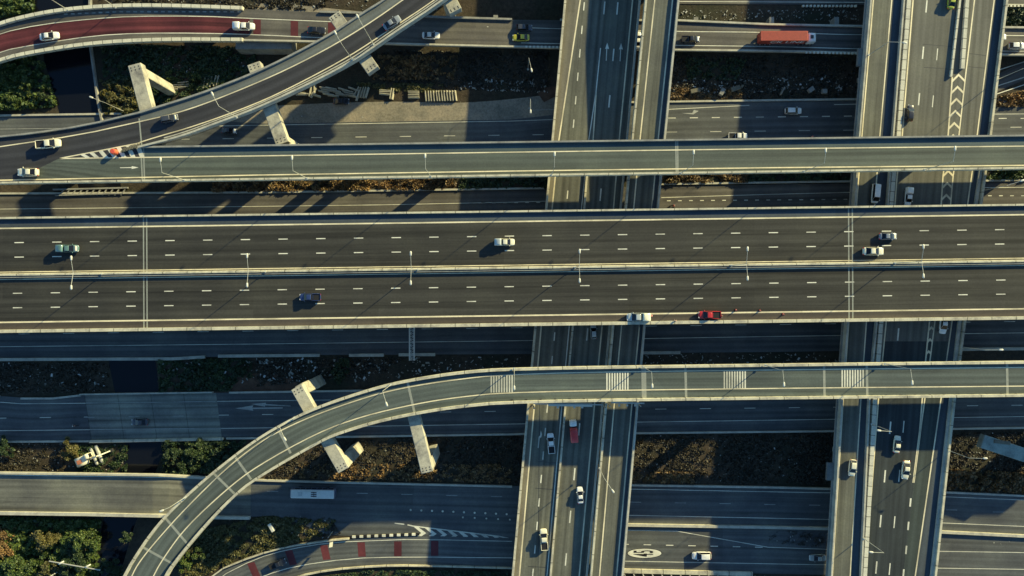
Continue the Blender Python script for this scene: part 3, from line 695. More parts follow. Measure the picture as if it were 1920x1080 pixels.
# ---- right viaduct, east deck
ZD = 12.3
nb = empty('crossing_viaduct', P(1740, 540, 0)); cur = nb
tag(nb, 'broad east deck of the right hand viaduct with a band of chevrons between its carriageways', 'viaduct')
bw = vl([(1701.5, 0), (1681.5, 262), (1673, 330), (1649, 610), (1638, 750), (1619, 1080)])
be = vl([(1884, 0), (1852, 262), (1835, 385), (1804, 610), (1785.5, 750), (1750, 1080)])
A_NB = asphalt('asphalt_mid_olive', (.135, .132, .108), .35)
U(slab, 'deck', bw, be, ZD, A_NB, 14, 1.5)
A_NBD = asphalt('asphalt_resurfaced_dark', (.040, .047, .047), .4); A_NBG = asphalt('asphalt_resurfaced_greenish', (.055, .068, .060), .3)
cel = vl([(1864, 0), (1831, 262), (1814, 385), (1784, 610), (1764, 750), (1716, 1080)])
bwl = vl([(1712, 0), (1691, 262), (1682, 330), (1661, 610), (1647, 750), (1622, 1080)])
gl = [(1840, -380), (1799, 0), (1785.5, 145), (1777, 262), (1768, 330), (1764.5, 385), (1742, 610), (1735, 680), (1724, 810), (1712, 905)]
gr = [(1880, -380), (1827, 0), (1810, 145), (1797, 262), (1787, 330), (1782, 385), (1752, 610), (1743, 680), (1727, 800), (1713.5, 905)]
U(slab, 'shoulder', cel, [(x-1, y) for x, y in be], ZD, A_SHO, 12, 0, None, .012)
U(line_obj, [bwl, cel, gr], ZD, .32, P_YEL, None, 'edge_line', .028)
U(slab, 'resurfaced_lane', [(1657, 640), (1648, 750), (1623, 1080), (1594, 1460)], [(1741, 640), (1732, 750), (1693, 1080), (1650, 1460)], ZD, A_NBD, 12, 0, None, .010)
U(slab, 'resurfaced_lane', [(1741.3, 640), (1732.3, 750), (1693.3, 1080), (1650.3, 1460)], [(1780, 640), (1763, 750), (1715, 1080), (1660, 1460)], ZD, A_NBG, 12, 0, None, .010)
U(line_obj, [gl[2:]], ZD, .36, P_YEL, None, 'gore_line', .028)
mm = MB(); y = 150
def at(pl, y):
    for a, b in zip(pl[:-1], pl[1:]):
        if a[1] <= y <= b[1]: return a[0]+(b[0]-a[0])*(y-a[1])/(b[1]-a[1])
while y < 700:
    L, R = at(gl, y), at(gr, y); mid = (L+R)/2; k = (R-L)/24; t_ = 5
    patch(mm, [(L, y), (mid, y-12*k), (mid, y-12*k+t_), (L, y+t_)], ZD, .026); patch(mm, [(mid, y-12*k), (R, y), (R, y+t_), (mid, y-12*k+t_)], ZD, .026); y += 22.2
U(mm.build, 'chevron_marking', P_YEL)
U(wall, 'parapet', bw, ZD, .8, 1.0, C_PAR2, None, -.8)
U(wall, 'parapet', be, ZD, 1.0, .55, C_PAR, None, -.8)
U(wall, 'service_ledge', [(x-7+3*(y > 700), y) for x, y in be if y > 100], ZD, .5, .8, C_PALE, None, -.1)
U(wall, 'median_barrier', [(1840, -380), (1798, 0), (1781, 145)], ZD, .6, .5, C_PAR2, None, -.1)
U(wall, 'median_barrier', [(1860, -380), (1811, 0), (1802, 130)], ZD, .7, .9, C_PAR2, None, -.1)
def vd2(pts, l, w=.3): U(dashes, pts, ZD, l, (.09, -1), w, P_WHITE, None, 'lane_dashes', .028)
vd2([(1737, 12), (1730.5, 99), (1723, 186), (1684, 627), (1669, 802), (1659, 893), (1651, 977), (1643, 1064)], 23, .36)
vd2([(1757, 102), (1749, 190), (1694, 800), (1686, 892), (1677, 979), (1668, 1067)], 22, .26)
vd2([(1707, 942), (1703, 986), (1699, 1031), (1694, 1075)], 15.5, .42)
joint_lines([((1730, 83), (1785, 87)), ((1732, 126), (1775, 129)), ((1816, 100), (1862, 106)), ((1816, 125), (1858, 129))], ZD, .02, .16, DARKM)
for y in (-60, 130, 300, 440, 560, 700, 858, 1180):
    xl = 1702-.076*y; pier(nb, (xl+10, y), (xl+150-.03*y, y), ZD-1.5, 2.2, 1.5, 2.0, (.22, .78))
fix_inv(nb)
# ================================================================== LAMPS
ORD = ['first', 'second', 'third', 'fourth', 'fifth', 'sixth', 'seventh', 'eighth', 'ninth']
def lamp(px, py, z, dirs, label, group, h=12.0, arm=3.2, rot=0, rise=.6):
    b = P(px, py, z); root = empty('street_lamp', b, rot); tag(root, label, 'street lamp', group)
    m = MB(); m.cone((0, 0, 0), .1, .05, h, 8); m.cone((0, 0, 0), .3, .3, .12, 8); m.build('pole', GALV, root)
    for s in dirs:
        m = MB(); m.bar((0, 0, h-.1), (0, s*arm, h+rise), .09, .09, 6); a = m.build('arm', GALV, root)
        m = MB(); m.loft([(-.55, .08, -.07, .07), (-.4, .2, -.1, .1), (.3, .24, -.12, .12), (.55, .12, -.07, .08)], 8)
        hd = m.build('lamp_head', HEADM, root); hd.location = (0, s*(arm+.45), h+rise); hd.rotation_euler = (0, 0, math.pi/2*s)
        m = MB(); m.cone((0, 0, -.14), .14, .16, .04, 8); l = m.build('lens', LENS, hd)
    return root
for i, x in enumerate((133, 463, 770, 1087, 1402, 1732)):
    bx = 960+(x-960)/1.075; lamp(bx, 516-26*bx/1920, ZM+.9, (1, -1), ORD[i]+' twin headed lamp from the left on the median of the widest highway', 'twin lamps on the highway median', 11.2, 2.9)
for i, x in enumerate((300, 547, 797, 1040, 1301, 1549, 1792)):
    bx = 960+(x-960)/1.075; lamp(bx, upS(bx)-.5, ZU+1, (1,), ORD[i]+' single arm lamp from the left along the straight viaduct above the widest highway', 'lamps along the straight upper viaduct', 11, 2.4)
for i, (bx, by, rot) in enumerate(((964, 691, 0), (1205, 687.5, 0), (1435, 684.8, 0), (1659, 682, 0), (733, 721, .35), (552, 783, .5), (348, 932, -1.2))):
    nm = ('above the first rumble stripes', 'above the second rumble stripes', 'right of the third rumble stripes', 'above the fourth rumble stripes', 'above the top of the bend', 'on the bend above the left cross beam', 'lowest down the bend near the bottom left road')[i]
    lamp(bx, by, ZU+1, (-1,), 'single arm lamp on the lower ramp, '+nm, 'lamps along the lower ramp', 11 if i < 6 else 8, 2.6 if i < 6 else 1.2, rot)
for i, (bx, by, rot) in enumerate(((444, 220, .42), (661, 112, .5), (700, 83, .5))):
    lamp(bx, by, ZU+1, (1,), 'single arm lamp on the south side of the dark curved ramp, '+('lowest of three', 'middle of three', 'topmost of three')[i], 'lamps along the dark curved ramp', 10.5, 2.4, rot)
for (bx, by, z, d, rot, nm) in ((1620, 1010, ZC+1, 1, 1.45, 'between the decks of the right viaduct near the bottom edge'), (1634, 795, ZC+1, 1, 1.45, 'between the decks of the right viaduct below the lower ramp'),
        (1124, 878, ZB+1, -1, .6, 'between the decks of the central viaduct near the bottom'), (1629, 103, ZC+1, -1, 1.45, 'over the west deck of the right viaduct near the top'),
        (1866, 151, ZD-1, -1, 1.9, 'outside the right viaduct beside the slip road'), (1839, 358, ZD-1, -1, 1.9, 'outside the right viaduct just above the widest highway'),
        (1800, 650, ZD-1, -1, 1.6, 'outside the right viaduct just below the widest highway'), (1772, 842, ZD-1, -1, 1.6, 'outside the right viaduct above the dry orange weeds'),
        (217, 14, ZT+.8, 1, .6, 'on the north parapet above the red road'), (128, 19, ZT+.8, 1, .4, 'on the north parapet at the left of the red road'), (235, 210, .2, 1, 1.2, 'beside the road by the foot of the canal wall'),
        (990, 130, .2, -1, .2, 'on the scrub left of the central viaduct near the top'), (993, 203, .2, -1, 0, 'standing beside the second road left of the central viaduct')):
    lamp(bx, by, z, (d,), 'single arm lamp '+nm, 'other single arm lamps', 9.5, 3.0, rot)
# ================================================================== GANTRIES
gt = empty('sign_gantry', P(772, 672, 0)); tag(gt, 'pale steel lattice gantry arm reaching out over the road under the highway', 'gantry')
mm = MB(); q = 5.6
c0 = P(767.5, 674, q)-gt.location; 
def L_(px, py, z): return P(px, py, z)-gt.location
mm.bar(L_(768, 676, q), L_(768, 560, q), .35); mm.bar(L_(776.5, 676, q), L_(776.5, 560, q), .35)
mm.build('truss_rail', HEADM, gt); mm = MB()
for i in range(20):
    y = 675-5.5*i; mm.bar(L_(768, y, q), L_(776.5, y, q), .12); mm.bar(L_(768 if i % 2 else 776.5, y, q), L_(776.5 if i % 2 else 768, y-5.5, q), .1)
mm.build('truss_brace', HEADM, gt); mm = MB()
for x in (768, 776.5): a = L_(x, 675, q); mm.cone((a.x, a.y, 0), .22, .2, q, 8)
mm.build('post', GALV, gt)
gt = empty('sign_gantry', P(1068, 757, ZA)); tag(gt, 'white topped sign gantry over the central viaduct just below the lower ramp', 'gantry')
mm = MB(); z = ZA+5.8
mm.bar(P(1028, 757, z)-gt.location, P(1110, 758.5, z)-gt.location, .9, 1.6); mm.build('sign_board', HEADM, gt)
mm = MB()
for x in (1000, 1130): a = P(x, 758, ZA)-gt.location; mm.cone((a.x, a.y, 0), .2, .18, 6.4, 8)
mm.bar(P(1000, 757, z+.9)-gt.location, P(1130, 759, z+.9)-gt.location, .25); mm.build('gantry_frame', GALV, gt)
mm = MB()
for x in (1046, 1077, 1092): a = P(x, 764, z)-gt.location; mm.box(a+Vector((0, 0, -.3)), (.5, .5, .35))
mm.build('sign_light', GALV, gt)
gt = empty('sign_gantry', P(1175, 755, ZB)); tag(gt, 'thin grey sign gantry over the narrow east deck of the central viaduct', 'gantry')
mm = MB(); mm.bar(P(1146, 754.5, ZB+5.6)-gt.location, P(1208, 756, ZB+5.6)-gt.location, .35, .5)
for x in (1138, 1194): a = P(x, 755, ZB)-gt.location; mm.cone((a.x, a.y, 0), .16, .14, 5.6, 8)
mm.build('gantry_frame', GALV, gt); mm = MB()
for x in (1161, 1176, 1191): a = P(x, 760, ZB+5.3)-gt.location; mm.box(a, (.45, .5, .3))
mm.build('sign_light', GALV, gt)
gt = empty('roadside_sign', P(624, 996, .2)); tag(gt, 'grey plate sign on a post beside the black and white kerb at the bottom', 'sign')
mm = MB(); mm.cone((0, 0, 0), .1, .1, 5, 8); mm.build('post', GALV, gt); mm = MB(); mm.box((0, .1, 4.4), (.9, .08, 1.6)); o = mm.build('sign_plate', HEADM, gt); o.rotation_euler = (.6, 0, 0.2)
mm = MB()
bl = empty('unfinished_beam', P(1885, 840, 0)); tag(bl, 'unfinished grey green concrete beam with a cream pad, east of the right viaduct', 'beam')
def Lb(x, y, z): return P(x, y, z)-bl.location
mm.bar(Lb(1838, 826, 8), Lb(1990, 876, 8), 3.6, 2.0); o = mm.build('beam', concrete('beam_concrete', (.26, .32, .28)), bl); bv = o.modifiers.new('b', 'BEVEL'); bv.width = .15
mm = MB(); c = Lb(1879, 829, 9.1); mm.box(c, (4.2, .9, .35), -.12); mm.build('bearing_pad', C_PAR, bl)
mm = MB(); c = Lb(1925, 838, 0); mm.box((c.x+2, c.y, 3.5), (3, 3, 7)); mm.build('column', C_DECK, bl)
# ================================================================== VEHICLES
PAINT = {}
def paint(name, col, rough=.3): 
    if name not in PAINT: PAINT[name] = dirtied('paint_'+name, col, rough)
    return PAINT[name]
WHITE = paint('white', (.86, .84, .76)); CREAM = paint('cream', (.84, .78, .56)); BLACK = paint('black', (.02, .02, .024)); DGREY = paint('dark_grey', (.06, .065, .075))
GREY = paint('grey', (.24, .26, .28)); SILV = paint('silver', (.50, .53, .49)); RED = paint('red', (.55, .035, .03)); YEL = paint('yellow', (.72, .60, .05)); GRN = paint('green', (.50, .52, .05)); TEAL = paint('teal', (.12, .22, .20)); BLUE = paint('blue', (.03, .05, .14))
HLM = plain('headlight_glass', (.75, .75, .72), .1); TLM = plain('taillight_red', (.4, .02, .02), .2); LINER = plain('bed_liner', (.02, .02, .022), .8); RIM = plain('alloy_rim', (.5, .5, .5), .3, .8)
cache = {}
def cm(key, fn):
    if key not in cache:
        o = fn(); cache[key] = o.data; bpy.data.objects.remove(o)
    return cache[key]
def put(name, key, fn, mat, parent, loc=(0, 0, 0), rot=(0, 0, 0)):
    me = cm(key, lambda: fn().build(name, mat))
    o = bpy.data.objects.new(name, me); COL.objects.link(o); o.parent = parent; o.location = loc; o.rotation_euler = rot
    if me.materials[0] != mat:
        o.material_slots[0].link = 'OBJECT'; o.material_slots[0].material = mat
    return o
SPEC = {
 'sedan': dict(L=4.55, body=[(-2.27, .60, .38, .80), (-2.2, .74, .28, .90), (-1.9, .84, .22, .98), (-1.2, .88, .18, 1.0), (0, .895, .18, .98), (1.2, .885, .18, .93), (1.8, .83, .22, .84), (2.15, .72, .28, .74), (2.28, .52, .36, .64)], cab=(-1.75, 1.12, .80, .93, -.80, .12, .57, 1.45), wb=(-1.35, 1.38), ww=.80),
 'suv': dict(L=4.6, body=[(-2.3, .70, .4, .95), (-2.24, .84, .3, 1.05), (-1.9, .91, .25, 1.1), (0, .93, .22, 1.08), (1.2, .91, .22, 1.04), (1.9, .86, .26, .96), (2.2, .74, .32, .86), (2.3, .56, .4, .76)], cab=(-2.2, 1.2, .85, 1.02, -1.75, .25, .64, 1.70), wb=(-1.35, 1.4), ww=.84),
 'hatch': dict(L=4.1, body=[(-2.05, .66, .38, .9), (-1.98, .80, .28, .98), (-1.6, .86, .2, 1.0), (0, .87, .2, .98), (1.1, .85, .2, .93), (1.7, .80, .25, .84), (1.98, .66, .3, .74), (2.06, .5, .36, .66)], cab=(-1.95, 1.1, .79, .95, -1.35, .12, .58, 1.50), wb=(-1.25, 1.28), ww=.78),
 'pickup': dict(L=5.3, body=[(-2.64, .80, .5, 1.0), (-2.6, .88, .4, 1.06), (-1.9, .92, .35, 1.1), (-.6, .93, .33, 1.1), (.6, .93, .33, 1.1), (1.5, .91, .33, 1.08), (2.2, .87, .36, 1.0), (2.52, .76, .4, .92), (2.65, .56, .5, .8)], cab=(-.68, 1.55, .85, 1.05, -.35, .68, .64, 1.72), wb=(-1.7, 1.65), ww=.84),
 'van': dict(L=5.2, body=[(-2.6, .80, .4, 1.2), (-2.56, .92, .3, 1.3), (-1.9, .96, .25, 1.34), (0, .97, .25, 1.32), (1.6, .95, .25, 1.25), (2.3, .88, .3, 1.05), (2.55, .74, .36, .9), (2.62, .58, .42, .8)], cab=(-2.54, 2.1, .91, 1.2, -2.35, 1.1, .74, 2.1), wb=(-1.6, 1.65), ww=.88),
}
vcount = 0
def vehicle(kind, px, py, z, ang, body, label, roof=None, lpx=None, hood=None, bed=None, cat=None, name=None, cover=None):
    """ang: heading in degrees, 0 = right, 90 = up in the picture"""
    sp = SPEC[kind]; b = P(px, py, z+.7); b.z = z+.02
    root = empty(name or {'sedan': 'sedan_car', 'suv': 'suv_car', 'hatch': 'hatchback_car', 'pickup': 'pickup_truck', 'van': 'passenger_van'}[kind], b, math.radians(ang))
    tag(root, label, cat or {'pickup': 'pickup', 'van': 'van'}.get(kind, 'car'), 'vehicles on the interchange')
    if lpx:
        s = lpx*(H-z-1)/F/sp['L']; s = max(.9, min(1.12, s)); root.scale = (s, s, s)
    def fb():
        m = MB(); m.loft(sp['body'], 16, .42); return m
    put('body', kind+'b', fb, body, root)
    x0, x1, w0, z0, r0, r1, w1, z1 = sp['cab']
    base = [(x0, -w0, z0), (x1, -w0, z0), (x1, w0, z0), (x0, w0, z0)]; top = [(r0, -w1, z1-.06), (r1, -w1, z1-.06), (r1, w1, z1-.06), (r0, w1, z1-.06)]
    def fc():
        m = MB(); m.add(base+top, [(0, 3, 2, 1), (4, 5, 6, 7), (0, 1, 5, 4), (1, 2, 6, 5), (2, 3, 7, 6), (3, 0, 4, 7)]); return m
    put('cabin', kind+'c', fc, body, root)
    def fr_():
        m = MB(); m.loft([(r0-.05, w1*.86, z1-.07, z1-.01), (r0+.08, w1+.02, z1-.08, z1+.015), ((r0+r1)/2, w1+.03, z1-.08, z1+.035), (r1-.1, w1+.02, z1-.08, z1+.01), (r1+.03, w1*.88, z1-.07, z1-.01)], 12, .5); return m
    put('roof', kind+'r', fr_, roof or body, root)
    def gq(i, j): return [base[i], base[j], top[j], top[i]]
    for nm, i, j in (('windscreen', 1, 2), ('rear_window', 3, 0), ('side_window', 0, 1), ('side_window', 2, 3)):
        def fp(i=i, j=j):
            m = MB(); m.panel(gq(i, j), .03, .015); return m
        put(nm, kind+'g%d' % i, fp, GLASS, root)
    R = .36 if kind in ('pickup', 'suv', 'van') else .31
    def fw():
        m = MB(); m.cone((0, 0, 0), R, R, .24, 14, 'y'); return m
    def fri():
        m = MB(); m.cone((0, 0, 0), R*.62, R*.62, .26, 10, 'y'); return m
    for x in sp['wb']:
        for s in (-1, 1):
            w = put('wheel', kind+'w', fw, RUB, root, (x, s*sp['ww'], R)); put('rim', kind+'ri', fri, RIM, w)
    hx = sp['L']/2
    for s in (-1, 1):
        def fh():
            m = MB(); m.box((0, 0, 0), (.22, .34, .14)); return m
        put('headlight', 'hl', fh, HLM, root, (hx-.16, s*.56, sp['body'][-2][3]-.08)); put('tail_light', 'tl', fh, TLM, root, (-hx+.10, s*.66, sp['body'][1][3]-.12))
        def fm():
            m = MB(); m.loft([(-.08, .1, -.07, .07), (0, .13, -.09, .09), (.09, .08, -.05, .05)], 8); return m
        put('wing_mirror', kind+'m', fm, body, root, (x1-.25, s*(sp['body'][4][1]+.1), z0+.06))
    if hood:
        def fhd():
            m = MB(); e = sp['body']; m.loft([(x1+.1, .66, z0-.12, z0+.02), ((x1+hx)/2, .68, e[-3][3]-.06, e[-3][3]+.07), (hx-.3, .5, e[-2][3]-.1, e[-2][3]+.05)], 12, .5); return m
        put('bonnet', kind+'h', fhd, hood, root)
    if kind == 'pickup':
        def fl():
            m = MB(); m.box((-1.68, 0, 1.09), (1.72, 1.50, .06)); return m
        put('bed_liner', 'pl', fl, bed or LINER, root)
        def frl():
            m = MB(); [m.box((-1.68, s*.82, 1.16), (1.9, .1, .2)) for s in (-1, 1)]; m.box((-2.58, 0, 1.16), (.1, 1.7, .2)); return m
        put('bed_rail', 'prl', frl, body, root)
        if cover:
            def fcv():
                m = MB(); m.loft([(-2.62, .82, 1.15, 1.6), (-2.5, .9, 1.15, 1.85), (-1.2, .9, 1.15, 1.9), (-.85, .88, 1.15, 1.85)], 12, .4); return m
            put('cargo_cover', 'pcv', fcv, cover, root)
    return root
V = vehicle
# low top road
V('sedan', 93, 68, ZT, 7, WHITE, 'white sedan alone on the curved red road surface at the left', lpx=36)
V('pickup', 458, 50, ZT, 0, WHITE, 'white pickup with covered load where the red road surface ends', lpx=40, cover=WHITE, cat='pickup')
V('sedan', 594, 57, ZT, -3, BLACK, 'black sedan between two red cross strips on the top road', hood=None, lpx=34)
V('sedan', 808, 66.5, ZT, -1, WHITE, 'white sedan in the sunlit patch of the top road right of the dark ramp', lpx=33)
V('suv', 983, 52, zt(983), 0, DGREY, 'dark grey car beside the yellow taxi on the top road', lpx=30)
V('sedan', 977, 70.5, zt(977), 180, YEL, 'yellow taxi with dark windows left of the central viaduct', lpx=32, cat='taxi')
V('sedan', 1196, 75, 4.0, 90, WHITE, 'white car mostly hidden in the slot between the two central decks')
V('pickup', 1295, 73.5, 4.0, 0, BLACK, 'black pickup with pale bonnet behind the red container lorry', hood=WHITE, lpx=34)
V('hatch', 1906, 86, 4.0, 0, WHITE, 'white hatchback on the road at the top right edge', lpx=30)
V('sedan', 1872, 69, 4.0, 0, WHITE, 'white car half hidden under the parapet at the top right', lpx=30)
# curved dark ramp
V('sedan', 735, 42.5, ZU, 33, GREY, 'grey sedan near the top end of the dark curved ramp', lpx=36)
V('suv', 318, 222, ZU, 10, DGREY, 'dark grey car with a cream bonnet on the dark curved ramp', hood=CREAM, lpx=32)
V('pickup', 92, 270, ZU, 5, CREAM, 'cream pickup with an open dark bed on the merging lanes at the left', lpx=46)
V('sedan', 53, 323, ZU, 180, CREAM, 'cream sedan driving left below the cream pickup at the left junction', lpx=39)
# second road
V('sedan', 640, 190, Z0, 0, BLACK, 'black car with pale windscreen parked on the sandy verge', hood=None, lpx=30)
V('sedan', 430, 245, Z0, -5, DGREY, 'dark car in the shade half under the curved ramp', hood=WHITE, lpx=28)
V('suv', 1487, 208, Z0, 0, WHITE, 'white car with pale roof on the shaded road between the two crossing viaducts', lpx=31)
V('pickup', 1383, 255.5, Z0, 0, WHITE, 'white pickup with black bed beside the edge of the straight upper viaduct', lpx=36)
# main highway
V('pickup', 128, 466, ZM, 0, TEAL, 'teal pickup with a covered load and cream bonnet on the widest highway', hood=CREAM, lpx=40, cover=TEAL)
V('pickup', 946, 454, ZM, 0, CREAM, 'cream pickup in the middle of the widest highway', lpx=38, cover=SILV)
V('pickup', 582, 557, ZM, 180, BLUE, 'dark blue pickup on the lower carriageway of the widest highway', lpx=40)
V('pickup', 1197, 594.5, ZM, 180, SILV, 'silver grey pickup stopped on the shoulder of the widest highway', lpx=44, cover=CREAM)
V('pickup', 1330, 590.5, ZM, 180, RED, 'bright red pickup stopped on the highway shoulder', lpx=42)
V('sedan', 1637, 471, ZM, 0, CREAM, 'cream sedan by the expansion joint at the right of the widest highway', lpx=39)
V('sedan', 1665, 443, ZM, 0, GREY, 'grey car with cream bonnet just behind the cream sedan on the widest highway', hood=CREAM, lpx=33)
# central viaduct
V('hatch', 1113, 622, ZA, 93, SILV, 'pale silver hatchback just emerging below the widest highway on the central viaduct', lpx=27)
V('pickup', 1033, 831, ZA, 95, WHITE, 'white pickup with black bed below the lower ramp, left carriageway', lpx=38)
V('sedan', 1088, 928.5, ZA, 94, WHITE, 'white sedan alone in the right lane of the central viaduct', lpx=31)
V('pickup', 1020, 1011, ZA, 94, CREAM, 'cream pickup with black bed near the bottom of the central viaduct', lpx=40)
# right viaduct
V('sedan', 1784, 0, ZD, 84, GRN, 'lime green taxi cut by the top edge on the right viaduct', lpx=34, cat='taxi')
V('suv', 1706, 212, ZD, 84, BLACK, 'black car beside the bright parapet on the right viaduct', lpx=31)
V('van', 1641, 363, ZC, 265, WHITE, 'white van with dark roof hatches between the upper viaduct and the widest highway', lpx=36)
V('pickup', 1703, 369, ZD, 265, WHITE, 'white pickup on the broad deck between the upper viaduct and the widest highway', lpx=34, cover=WHITE)
V('sedan', 1769, 609, ZD, 264, WHITE, 'white sedan half under the highway edge at the right', lpx=34)
V('sedan', 1682, 833, ZD, 84, CREAM, 'cream sedan, upper of two close together on the broad right deck', lpx=32)
V('sedan', 1698, 881, ZD, 264, CREAM, 'cream sedan with dark windscreen, lower of two close together on the broad right deck', lpx=35)
V('hatch', 1598, 877, ZC, 264, CREAM, 'cream hatchback alone on the narrow deck of the right viaduct', lpx=31)
# lower roads
V('sedan', 262, 791.5, Z0, 180, DGREY, 'dark grey car in the shade on the pale canal bridge slab', lpx=31)
V('pickup', 521, 1057, z7, 22, BLACK, 'black pickup with pale windscreen on the red striped slip road', lpx=30)
V('suv', 1315, 1041.5, Z0, 180, WHITE, 'white car just right of the painted speed limit disc', lpx=37)
V('sedan', 1533, 1046, Z0, 180, SILV, 'pale silver car against the left side of the right viaduct at the bottom', lpx=31)
# red loaded truck on the central viaduct
def tarp_truck(px, py, z, ang, label):
    b = P(px, py, z+1); b.z = z+.02; root = empty('flatbed_truck', b, math.radians(ang)); tag(root, label, 'truck', 'vehicles on the interchange')
    m = MB(); m.loft([(1.35, .85, .5, 1.95), (1.5, .92, .4, 2.05), (2.6, .92, .4, 2.05), (2.95, .8, .5, 1.3)], 14, .4); c = m.build('cab', WHITE, root)
    m = MB(); m.panel([(2.72, -.7, 1.35), (2.72, .7, 1.35), (2.5, .65, 1.98), (2.5, -.65, 1.98)], .04, .06); m.build('windscreen', GLASS, c)
    m = MB(); m.box((0, 0, .65), (5.6, .9, .2)); m.build('chassis', DARKM, root)
    m = MB(); m.loft([(-2.9, .92, .8, 1.9), (-2.75, 1.0, .75, 2.15), (-.4, 1.0, .75, 2.2), (.75, .95, .75, 1.9), (.9, .8, .8, 1.6)], 14, .45); m.build('load_cover', RED, root)
    for x in (-1.7, 1.9):
        for s in (-1, 1): m = MB(); m.cone((x, s*.85, .38), .38, .38, .25, 14, 'y'); m.build('wheel', RUB, root)
tarp_truck(1075.5, 808, ZA, 95, 'truck with white cab and red covered load on the central viaduct')
# container lorry
def lorry():
    b = P(1460, 77, 4.0); b.z = 4.02; L = Vector
    root = empty('container_lorry', b); tag(root, 'lorry with a long red shipping container and white cab on the top road', 'lorry', 'vehicles on the interchange')
    RC = dirtied('container_red', (.46, .075, .045), .6, .2, 0)
    m = MB(); z0, z1 = 1.35, 3.95; L_ = 12.4; n = 60
    m.box((0, 0, (z0+z1)/2), (L_, 2.36, z1-z0))
    for i in range(n):
        x = -L_/2+.1+i*(L_-.2)/n
        for s in (-1, 1): m.box((x+.05, s*1.19, (z0+z1)/2), (.11, .06, z1-z0-.3))
        m.box((x+.05, 0, z1+.012), (.1, 2.2, .03))
    for s in (-1, 1):
        m.box((0, s*1.2, z1-.06), (L_, .1, .14)); m.box((0, s*1.2, z0+.06), (L_, .1, .14))
    co = m.build('container', RC, root)
    text('CK LINE', (1.2, -1.245, 2.65), (math.pi/2, 0, 0), 2.15, plain('lettering_white', (.85, .82, .75), .6), co, 1.15, 1, 'lettering')
    m = MB(); m.box((0, 0, 1.15), (12.6, 2.1, .28)); m.box((5.6, 0, .85), (5.2, .9, .3)); m.build('trailer_chassis', DARKM, root)
    m = MB(); m.loft([(6.75, 1.1, .7, 3.0), (6.85, 1.22, .6, 3.15), (8.6, 1.22, .55, 3.1), (8.95, 1.12, .6, 2.4), (9.02, 1.0, .7, 1.9)], 16, .35); cab = m.build('cab', WHITE, root)
    m = MB(); m.panel([(8.97, -1.05, 2.0), (8.97, 1.05, 2.0), (8.62, .98, 3.05), (8.62, -.98, 3.05)], .05, .06); m.build('windscreen', GLASS, cab)
    m = MB(); m.box((7.6, 0, 3.2), (.8, .9, .1)); m.build('roof_hatch', DARKM, cab)
    for s in (-1, 1):
        m = MB(); m.box((8.7, s*1.4, 2.4), (.15, .3, .7)); m.build('wing_mirror', DARKM, cab)
        m = MB(); m.box((9.0, s*.8, .95), (.1, .35, .2)); m.build('headlight', HLM, cab)
    for x in (-5.2, -3.9, -2.6, 5.0, 6.2, 8.1):
        for s in (-1, 1):
            m = MB(); m.cone((x, s*1.0, .5), .5, .5, .35, 16, 'y'); w = m.build('wheel', RUB, root); m = MB(); m.cone((x, s*1.0, .5), .27, .27, .38, 12, 'y'); m.build('rim', RIM, w)
lorry()
def bus():
    b = P(588, 923.5, Z0+1.5); b.z = Z0; root = empty('city_bus', b, math.radians(179)); tag(root, 'long white roofed bus driving left on the lower road', 'bus', 'vehicles on the interchange')
    BR = dirtied('bus_roof', (.62, .64, .58), .5, .15, .2); BB = dirtied('bus_body', (.10, .12, .18), .4, .2)
    m = MB(); m.loft([(-6, 1.1, .4, 2.9), (-5.9, 1.25, .35, 3.0), (5.8, 1.25, .35, 3.0), (6.0, 1.12, .4, 2.8)], 16, .3); m.build('body', BB, root)
    m = MB(); m.loft([(-5.9, 1.05, 2.9, 3.05), (-5.7, 1.16, 2.9, 3.1), (5.5, 1.16, 2.9, 3.1), (5.75, 1.0, 2.9, 3.02)], 12, .35); rf = m.build('roof', BR, root)
    m = MB(); m.box((3.2, 0, 3.16), (1.0, 1.0, .14)); m.build('roof_hatch', SILV, rf)
    m = MB(); m.box((0.2, 0, 3.19), (4.4, 1.5, .2)); m.build('air_conditioner', BR, rf)
    m = MB()
    for i in range(3): m.box((-.55+.0*i, -.5+.5*i, 3.3), (1.5, .28, .03))
    m.box((-.55, 0, 3.31), (.12, 1.5, .03)); m.build('vent_grille', DARKM, rf)
    for s in (-1, 1):
        for i in range(7): m = MB(); m.box((-4.8+i*1.5, s*1.25, 2.05), (1.3, .05, .85)); m.build('side_window', GLASS, root)
        m = MB(); m.bar((5.9, s*1.1, 2.6), (6.5, s*1.35, 2.5), .08); m.box((6.5, s*1.35, 2.3), (.12, .25, .5)); m.build('wing_mirror', DARKM, root)
        for x in (-3.6, 3.9): m = MB(); m.cone((x, s*1.08, .48), .48, .48, .3, 16, 'y'); m.build('wheel', RUB, root)
    m = MB(); m.box((6.0, 0, 1.9), (.06, 2.1, 1.3)); m.build('windscreen', GLASS, root)
bus()
